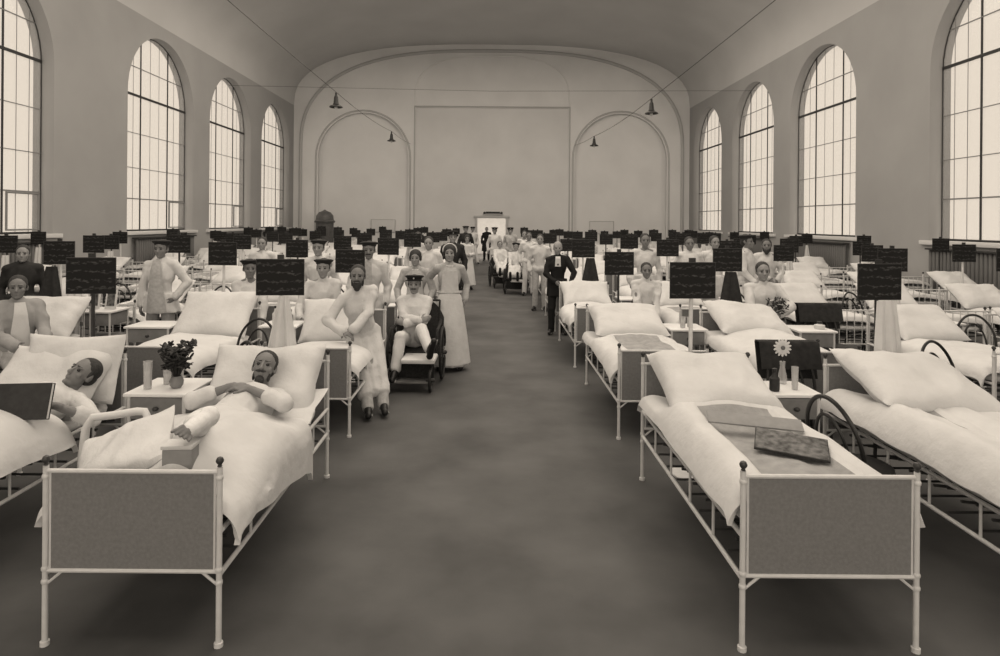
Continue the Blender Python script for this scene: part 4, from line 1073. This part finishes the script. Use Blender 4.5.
# nearest bed, left: quilt over the patient, falling over the right rail
x, y = bed_xy(-1, 0)
me = quilt_mesh(7, 1.24, .03, .03, None, drop=lambda sg, v: (.04 + .22 * v if sg > 0 else .0), h0=.67, half=.44, bumps=[(.0, .95, .20, .26, .14), (.12, .40, .13, .45, .12), (.22, .16, .12, .14, .07), (.30, .75, .14, .3, .07), (-.1, .62, .10, .3, .12), (-.28, .95, .10, .2, .05), (.2, 1.0, .05, .3, .03)], nu=64, nv=60)
put_quilt(me, (x + .0, y, 0), 'white quilt over the bearded patient, spilling over the rail of the nearest bed', 'quilts on the ward beds')
put_pillow(ME_PILSAG, (x + .0, y + BL - .25, .79), math.radians(46), .03, 'big square pillow behind the head of the bearded patient', 'pillows on the ward beds')
o = put_pillow(ME_BOL, (x + .04, y + BL - .40, .665), math.radians(12), 0, 'lower pillow under the big square pillow of the bearded patient', 'pillows on the ward beds')
o.scale = (1.12, 1, .62)
o = put_pillow(ME_BOL, (x - .21, y + .30, .79), math.radians(22), .22, 'small pillow beside the raised plaster cast at the foot of the nearest bed', 'pillows on the ward beds', tz=math.radians(-22))
o.scale = (.66, .80, 1.0)
t = empty('support_block', (x + .16, y + .13, .715), .08, 'grey support block under the foot in the plaster cast', 'support')
mb = MB(); mb.box((0, 0, .09), (.14, .10, .17)); mb.build('block', M['board_grey'], t, bevel=.008)
mb = MB(); mb.box((0, -.0, .185), (.15, .11, .02)); mb.build('padding', M['linen'], t, bevel=.006)
# second bed, left
x, y = bed_xy(-2, 0)
me = quilt_mesh(5, 1.2, .03, .06, None, drop=.05, h0=.68, half=.47, roll=.14, bumps=[(.05, .70, .34, .40, .15), (.3, .6, .12, .4, .05)])
put_quilt(me, (x, y, 0), 'white quilt over the legs of the patient with the dark book', 'quilts on the ward beds')
put_pillow(ME_PILSAG, (x - .02, y + BL - .25, .77), math.radians(42), -.06, 'big pillow behind the patient with the dark book', 'pillows on the ward beds')
o = put_pillow(ME_BOL, (x + .08, y + BL - .12, .86), math.radians(70), 0, 'pillow standing behind the pillow of the patient with the dark book', 'pillows on the ward beds')
t = empty('book', (-2.89, 3.88, .765), .25, 'dark book held by the patient in the second bed', 'book'); t.rotation_euler = (math.radians(-18), 0, .12)
mb = MB(); mb.box((0, 0, .10), (.30, .03, .21)); mb.build('pages', M['paper'], t)
mb = MB(); mb.box((0, -.018, .10), (.31, .006, .22)); mb.box((0, .018, .10), (.31, .006, .22)); mb.build('cover', M['book'], t, bevel=.002)
# nearest bed, right
x, y = bed_xy(1, 0)
me = quilt_mesh(2, 1.84, .03, .05, (.27, .72, .0, .62), under=1.24, drop=.0, h0=.70, half=.43, roll=.125, bumps=[(-.34, .8, .09, .9, .05), (.34, .8, .09, .8, .035), (-.05, 1.20, .3, .09, .04), (.1, .62, .05, .4, -.02)], nu=64, nv=64)
put_quilt(me, (x, y, 0), 'white quilt with a grey blanket field on the nearest right bed, papers on it', 'quilts on the ward beds')
put_pillow(pillow_mesh(.385, .35, .14, 6, 34), (x - .01, y + BL - .39, .85), math.radians(20), .02, 'puffy white pillow at the head of the bed with papers on it', 'pillows on the ward beds')
t = empty('cardboard_folder', (1.60, 3.80, .81), 0, 'narrow grey cardboard folder lying on the grey blanket field', 'folder'); t.rotation_euler = (math.radians(24), math.radians(2), -.22)
mb = MB(); mb.box((0, 0, 0), (.54, .10, .012)); mb.build('cover', M['board_grey'], t, bevel=.003)
mb = MB(); mb.box((.005, .004, -.010), (.52, .09, .008)); mb.build('papers', M['paper'], t)
t = empty('picture_card', (1.66, 3.46, .79), 0, 'dark picture card lying askew on the quilt near the footboard', 'picture'); t.rotation_euler = (math.radians(10), math.radians(3), -.42)
mb = MB(); mb.box((0, 0, 0), (.37, .24, .010)); mb.build('mount', M['book'], t)
mb = MB(); mb.box((0, 0, .006), (.36, .23, .004)); mb.build('print', M['photo'], t)
# second bed, right
x, y = bed_xy(2, 0)
me = quilt_mesh(0, 1.86, .03, .06, (.36, .44, .03, .70), under=1.28, drop=.02, h0=.73, half=.47, roll=.15, bumps=[(-.36, .9, .11, 1.1, .06), (-.02, .8, .06, .9, -.03), (.15, .8, .05, .9, .02)], nu=64, nv=56)
put_quilt(me, (x, y, 0), 'thick white quilt on the nearest bed at the right edge', 'quilts on the ward beds')
put_pillow(pillow_mesh(.46, .36, .13, 7, 34), (x + .03, y + BL - .40, .865), math.radians(19), .06, 'pointed white pillow on the bed at the right edge', 'pillows on the ward beds', tz=math.radians(6))
# second row by the aisle, left: bed under the sitting man; right: made bed with grey field
x, y = bed_xy(-1, 1)
put_quilt(quilt_mesh(4, .72, .05, .06, None, drop=.0, half=.44), (x - .0, y, 0), 'white quilt folded at the foot of the bed the bearded man sits on', 'quilts on the ward beds')
put_pillow(ME_PIL[1], (x - .14, y + BL - .26, .80), math.radians(48), .1, 'white pillow on the bed the bearded man sits on', 'pillows on the ward beds')
x, y = bed_xy(1, 1)
put_quilt(quilt_mesh(6, 1.82, .04, .06, (.28, .74, .04, .62), under=1.22, drop=.02, half=.445, h0=.695, roll=.11, bumps=[(.02, .65, .04, .7, -.02), (0, 1.12, .4, .06, .03)], nu=56, nv=56), (x, y, 0), 'quilt with a creased grey blanket field on the second bed of the aisle row right', 'quilts on the ward beds')
put_pillow(pillow_mesh(.42, .36, .13, 2, 30), (x, y + BL - .40, .845), math.radians(20), 0, 'puffy pillow on the second bed of the aisle row right', 'pillows on the ward beds')
x, y = bed_xy(-2, 1)
put_quilt(ME_Q[0], (x, y, 0), 'white quilt on the bed of the big leaning pillow, second row left of the aisle', 'quilts on the ward beds')
put_pillow(pillow_mesh(.43, .36, .125, 1, 30), (x + .0, y + BL - .31, .865), math.radians(42), .04, 'big leaning pillow in front of the seated patient, second row left of the aisle', 'pillows on the ward beds')
x, y = bed_xy(2, 1)
put_quilt(quilt_mesh(3, 1.82, .04, .08, None, under=1.25, drop=.03, half=.46, h0=.71, roll=.12, bumps=[(.1, .9, .2, .4, .05)]), (x, y, 0), 'puffed white quilt on the bed before the patient with flowers', 'quilts on the ward beds')
put_pillow(pillow_mesh(.43, .36, .13, 0, 30), (x + .02, y + BL - .38, .86), math.radians(22), .05, 'pointed pillow on the bed before the patient with flowers', 'pillows on the ward beds', tz=math.radians(5))
# far left bed of the second row
x, y = bed_xy(-3, 1)
put_quilt(ME_Q[4], (x, y, 0), 'white quilt on the bed beside the man in the grey jacket', 'quilts on the ward beds')
put_pillow(pillow_mesh(.42, .34, .12, 3), (x + .02, y + BL - .27, .80), math.radians(42), .04, 'large pillow on the bed beside the man in the grey jacket', 'pillows on the ward beds')

# ---- wheelchair
def wheel_mesh(r, n):
    a = MB(); a.tube([(0, r * math.cos(2 * PI * k / 40), r * math.sin(2 * PI * k / 40)) for k in range(40)], .017, 8, True)
    b = MB(); b.cone((-.03, 0, 0), (.03, 0, 0), .028, .028, 10)
    for k in range(n): b.tube([(0, 0, 0), (0, r * math.cos(2 * PI * k / n), r * math.sin(2 * PI * k / n))], .004, 4)
    return a.mesh('tyre', M['wheel']), b.mesh('spokes', M['pole'])
WB, WS = wheel_mesh(.315, 14), wheel_mesh(.12, 8)
WC = []
mb = MB(); mb.box((0, .0, .37), (.52, .52, .05)); WC.append(mb.mesh('seat', M['wicker'], bevel=.015))
mb = MB()
def Pb(u, v):
    xx = (u - .5) * .62; top_ = .95 - .22 * abs(2 * (u - .5)) ** 3
    zz = .38 + (top_ - .38) * v + 0; return (xx, .27 + .16 * v - .10 * (2 * (u - .5)) ** 2 * .9, zz)
mb.grid_solid(Pb, 18, 14, .035); WC.append(mb.mesh('backrest', M['wicker']))
for s in (-1, 1):
    mb = MB(); mb.tube([(s * .27, .30, .70), (s * .28, .05, .67), (s * .28, -.22, .65), (s * .28, -.27, .58), (s * .27, -.26, .38)], .020, 8)
    WC.append(mb.mesh('armrest', M['wicker']))
mb = MB()
for s in (-1, 1): mb.tube([(s * .25, .32, .32), (s * .25, -.30, .32), (s * .24, -.62, .20), (s * .24, -.70, .14)], .014, 6); mb.tube([(s * .25, .25, .33), (s * .25, .34, .93), (s * .25, .37, .95)], .013, 6)
mb.tube([(-.325, .0, .315), (.325, .0, .315)], .014, 6); mb.tube([(-.25, .37, .95), (.25, .37, .95)], .014, 6)
mb.box((0, -.30, .20), (.5, .03, .24)); WC.append(mb.mesh('frame', M['wicker']))
mb = MB(); mb.box((.10, -.50, .36), (.40, .40, .05)); WC.append(mb.mesh('leg_cushion', M['linen'], bevel=.02))
mb = MB(); mb.box((0, -.62, .12), (.5, .2, .02)); WC.append(mb.mesh('footboard', M['wood'], bevel=.004))
def make_wheelchair(loc, rz, label):
    t = empty('wheelchair', loc, rz, label, 'wheelchair')
    for me in WC: link(me.name, me, t)
    for s in (-1, 1):
        p = link('large_wheel', WB[0], t); p.location = (s * .325, .0, .335); link('spokes', WB[1], p)
        p = link('small_wheel', WS[0], t); p.location = (s * .25, -.66, .14); link('spokes', WS[1], p)
    return t
make_wheelchair((-.93, 8.03, 0), -.02, 'dark wicker wheelchair with white leg cushion, pushed by the two nurses')
make_wheelchair((.72, 18.1, 0), -.1, 'dark wheelchair halfway down the aisle, right of the other')
make_wheelchair((.30, 19.6, 0), .1, 'dark wheelchair halfway down the aisle, behind and left of the other')

# ---- bedside tables, chairs, things on them
def bottle(x, y, z, h, r, m, label, name='bottle', cat='bottle'):
    t = empty(name, (x, y, z), 0, label, cat)
    mb = MB(); mb.lathe([(r * .9, 0), (r, .01), (r, h * .62), (r * .45, h * .78), (r * .4, h)], n=16); mb.build('body', M[m], t)
    mb = MB(); mb.lathe([(r * .42, h - .012), (r * .48, h - .008), (r * .48, h + .014), (r * .2, h + .018)], n=12); mb.build('stopper', M['pole'], t)
def tumbler(x, y, z, h, r, m, label):
    t = empty('tumbler', (x, y, z), 0, label, 'glass')
    mb = MB(); mb.lathe([(r * .85, 0), (r, h), (r * .9, h), (r * .75, .012)], n=18); mb.build('glass_wall', M[m], t)
    mb = MB(); mb.lathe([(r * .74, .014), (r * .84, h * .6), (.002, h * .6)], n=16); mb.build('contents', M['paper'], t)
def flowers(x, y, z, w, h, n, mats, label, pot=(.06, .10), seed=0, name='flower_vase', potm='pot', cat='vase of flowers'):
    t = empty(name, (x, y, z), 0, label, cat); rr = random.Random(seed)
    r, ph = pot
    if ph: 
        mb = MB(); mb.lathe([(r * .6, 0), (r * .9, ph * .2), (r, ph * .6), (r * .7, ph), (r * .6, ph), (r * .8, ph * .55)], n=18); mb.build('vase', M[potm], t)
    a, b, st = MB(), MB(), MB()
    for k in range(n):
        ang = rr.uniform(0, 2 * PI); q = rr.random() ** .6; zz = ph + h * (.25 + .75 * rr.random()); rad = w * q * (.55 + .45 * (zz - ph) / h)
        p = V((rad * math.cos(ang), rad * math.sin(ang), zz))
        R = Matrix.Rotation(rr.uniform(0, 6), 3, 'Z') @ Matrix.Rotation(rr.uniform(-1.2, 1.2), 3, 'X') 
        if k % 4: a.ell(p, (.014, .034, .006), R, 8, 5)
        else:
            for j in range(5):
                Rj = R @ Matrix.Rotation(j * 2 * PI / 5, 3, 'Z'); b.ell(p + Rj @ V((0, .016, 0)), (.010, .018, .006), Rj, 7, 5)
        if k % 2 == 0: st.tube([(0, 0, ph * .5), p * .5 + V((0, 0, .05)), p], .003, 4)
    st.build('stems', M['flower_dark'], t); a.build('leaves', M[mats[0]], t); b.build('blossoms', M[mats[1]], t)
    return t
# nearest, left
make_table((-2.37, 4.68, 0), 'white-topped bedside table with a drawer between the two nearest left beds', w=.42, d=.44)
flowers(-2.30, 4.62, .767, .135, .24, 130, ('flower_dark', 'flower_dark'), 'vase of dark flowers on the bedside table between the lying patients', (.05, .085), 3)
tumbler(-2.49, 4.58, .767, .20, .032, 'glass', 'tall white glass beside the dark flowers')
tumbler(-2.42, 4.72, .767, .11, .03, 'glass', 'short glass behind the tall white glass on the bedside table')
make_chair((-2.30, 5.32, 0), -.7, 'dark bentwood chair behind the dark flowers')
# nearest, right
make_table((2.235, 4.76, 0), 'white-topped bedside table with a drawer between the two nearest right beds', w=.35, d=.38)
bottle(2.11, 4.66, .767, .15, .036, 'book', 'dark squat jar on the near corner of the right bedside table', 'jar', 'jar')
tumbler(2.28, 4.70, .767, .17, .026, 'glass', 'tall glass on the right bedside table')
t = empty('flower_vase', (2.27, 4.88, .767), 0, 'slim vase holding one round white bloom, on the right bedside table', 'vase')
mb = MB(); mb.lathe([(.03, 0), (.035, .04), (.018, .13), (.022, .17), (.016, .17)], n=14); mb.build('vase', M['glass'], t)
mb = MB(); mb.tube([(0, 0, .02), (.0, .0, .16), (-.01, -.01, .27)], .004, 5); mb.build('stem', M['flower_dark'], t)
mb = MB()
for k in range(14):
    a = 2 * PI * k / 14; R = Matrix.Rotation(a, 3, 'Y'); mb.ell(V((-.01, -.02, .28)) + R @ V((0, 0, .038)), (.012, .008, .034), R, 8, 5)
bl = mb.build('bloom', M['linen'], t)
mb = MB(); mb.ell((-.01, -.03, .28), (.017, .010, .017)); mb.build('bloom_centre', M['wood'], bl)
make_chair((2.34, 4.0, 0), 1.9, 'dark bentwood chair between the bed with papers and the right edge bed')
def draped_chair(x, y, rz, lab1, lab2, wd=.50):
    make_chair((x, y, 0), rz, lab1)
    mb = MB()
    def P(u, v):
        s_ = (v - .42) * .62; xx = (u - .5) * wd
        if abs(s_) < .03: yy, zz = .28 + .055 * s_ / .03, .972
        else: yy, zz = .285 + (.055 if s_ > 0 else -.055) + .008 * math.sin(u * 17), .972 - (abs(s_) - .03)
        yy -= (.972 - zz) * .26
        return (xx, yy, zz)
    mb.grid_solid(P, 20, 26, .008)
    o = mb.build('blanket', M['darkblanket']); o.location = (x, y, 0); o.rotation_euler = (0, 0, rz)
    tag(o, lab2, 'blanket')
draped_chair(2.62, 5.28, 0, 'bentwood chair carrying a dark blanket, behind the right bedside table', 'dark blanket hung over the chair behind the right bedside table', .52)
draped_chair(4.28, 7.95, 0, 'bentwood chair carrying a dark blanket, between the second and third rows right', 'dark blanket hung over a chair between the second and third rows right', .56)
# other chairs
for x, y, rz, lab in ((-2.48, 6.55, .1, 'dark bentwood chair standing before the big leaning pillow'), (5.72, 7.3, -.3, 'dark bentwood chair at the right edge beside a bed'),
                      (5.76, 9.7, .3, 'dark bentwood chair beyond the draped chair, beside the third row'), (-4.32, 9.9, 0, 'dark bentwood chair behind the man in the white coat'),
                      (3.95, 9.6, .4, 'dark bentwood chair behind the patient with flowers'), (4.15, 5.55, .3, 'dark bentwood chair in the gap near the right edge'),
                      (-2.5, 9.9, 0, 'dark bentwood chair between the third beds left of the aisle'), (-6.1, 10.2, .3, 'dark bentwood chair near the left radiators')):
    make_chair((x, y, 0), rz, lab)
# chairs the seated people use
for x, y, rz, lab in ((-2.22, 8.38, .1, 'chair under the seated man in a dark cap'), (-3.16, 8.30, .45, 'chair under the patient behind the leaning pillow'), (2.33, 9.44, -.1, 'chair under the patient beside the made bed'), (3.62, 8.40, -.15, 'chair under the patient with flowers')):
    make_chair((x, y + .02, 0), rz, lab).scale = (1, 1, 1.0)
# tables further back
TB = [(-2.48, 7.55, 'bedside table with a jar beside the leaning pillow', True), (-3.95, 7.45, 'white-framed open table before the man in the white coat', False), (-5.05, 8.22, 'bedside table carrying two framed photographs', True),
      (2.32, 7.55, 'bedside table behind the tall chart board right of the aisle', True), (3.80, 7.50, 'bedside table before the patient with flowers', True), (2.32, 10.4, 'bedside table in the third row right', True),
      (4.05, 10.35, 'bedside table beside the third bed of the third row right', True), (-4.28, 10.85, 'bedside table beside the third bed of the third row left', True), (5.78, 8.15, 'bedside table near the right edge chair', True)]
for i, (x, y, lab, body) in enumerate(TB):
    make_table((x, y, 0), lab, .42 if i != 1 else .5, .42, .765 if i != 2 else .82, 0, body)
bottle(-2.55, 7.48, .767, .20, .04, 'linen', 'white jar on the table beside the leaning pillow', 'jar', 'jar')
bottle(-2.40, 7.55, .767, .15, .035, 'pot', 'dark bottle beside the white jar')
tumbler(2.28, 7.45, .767, .13, .035, 'glass', 'glass on the table behind the tall chart board right of the aisle')
tumbler(2.38, 7.5, .767, .12, .035, 'glass', 'second glass on the table behind the tall chart board')
bottle(3.90, 7.45, .767, .07, .06, 'linen', 'white bowl-shaped pot on the table before the patient with flowers', 'pot', 'pot')
bottle(4.10, 10.3, .767, .22, .04, 'linen', 'pale bottle on a table beside the third row right')
def photo_frame(x, y, z, w, h, rz, lab):
    t = empty('photo_frame', (x, y, z), rz, lab, 'framed photograph'); t.rotation_euler = (math.radians(-10), 0, rz)
    mb = MB(); mb.box((0, 0, h / 2), (w, .014, h)); mb.build('frame', M['linen'], t, bevel=.003)
    mb = MB(); mb.box((0, -.008, h / 2), (w * .68, .004, h * .7)); mb.build('photograph', M['photo'], t)
    mb = MB(); mb.box((0, .04, h * .3), (.03, .008, h * .6), Matrix.Rotation(math.radians(22), 3, 'X')); mb.build('strut', M['wood'], t)
photo_frame(-5.15, 8.16, .832, .15, .26, .1, 'framed photograph with a pale border, left of a pair on the table')
photo_frame(-4.93, 8.16, .832, .15, .25, -.05, 'framed photograph with a dark picture, right of a pair on the table')
# bouquet in the seated patient's hands
flowers(3.66, 8.00, .80, .15, .26, 90, ('flower_dark', 'flower_light'), 'bunch of flowers held by the seated patient', (.03, .0), 8, 'bouquet', cat='bouquet')
# white painted stool between the two nearest left beds
t = empty('white_stool', (-2.36, 4.0, 0), .10, 'white painted stool with an arched front rail between the two nearest left beds', 'stool')
mb = MB(); mb.tube([(-.21, -.04, .02), (-.20, -.03, .50), (-.185, -.02, .68), (-.15, -.01, .745), (-.02, 0, .755), (.11, 0, .775), (.165, -.01, .775), (.185, -.02, .745), (.165, -.05, .60), (.16, -.06, .02)], .025, 10); mb.build('front_rail', M['white_paint'], t)
mb = MB(); mb.box((-.02, .16, .45), (.38, .36, .035)); mb.build('seat', M['white_paint'], t, bevel=.012)
for sx in (-1, 1):
    mb = MB(); mb.tube([(sx * .17 - .02, .31, .45), (sx * .18 - .02, .32, 0)], [.02, .016], 8); mb.build('leg', M['white_paint'], t)
# coats and cloths hung at the bed heads
for (c, r, dx, lab) in ((2, 1, .0, 'dark coat hanging below a chart board behind the nearest right beds'), (-3, 1, -.16, 'dark coat hanging at a bed head behind the man in the grey jacket'), (1, 2, .12, 'dark coat hanging at a bed head behind the man in black')):
    x, y = bed_xy(c, r); o = link('coat', ME_COAT); o.location = (x + dx, y + BL + .13, 1.40); tag(o, lab, 'coat')
for (c, r, k, dx, lab) in ((-1, 0, 0, .03, 'white cloth draped over the chart board pole behind the bearded patient'), (2, 0, 1, .12, 'white cloth on the chart board pole of the right edge bed'), (-3, 1, 1, .16, 'long white cloth hanging beside the dark coat left')):
    x, y = bed_xy(c, r); o = link('cloth', ME_TOWEL[k]); o.location = (x + dx, y + BL + .115, 1.40); o.scale = (1.25, 1, 1.1); tag(o, lab, 'cloth')
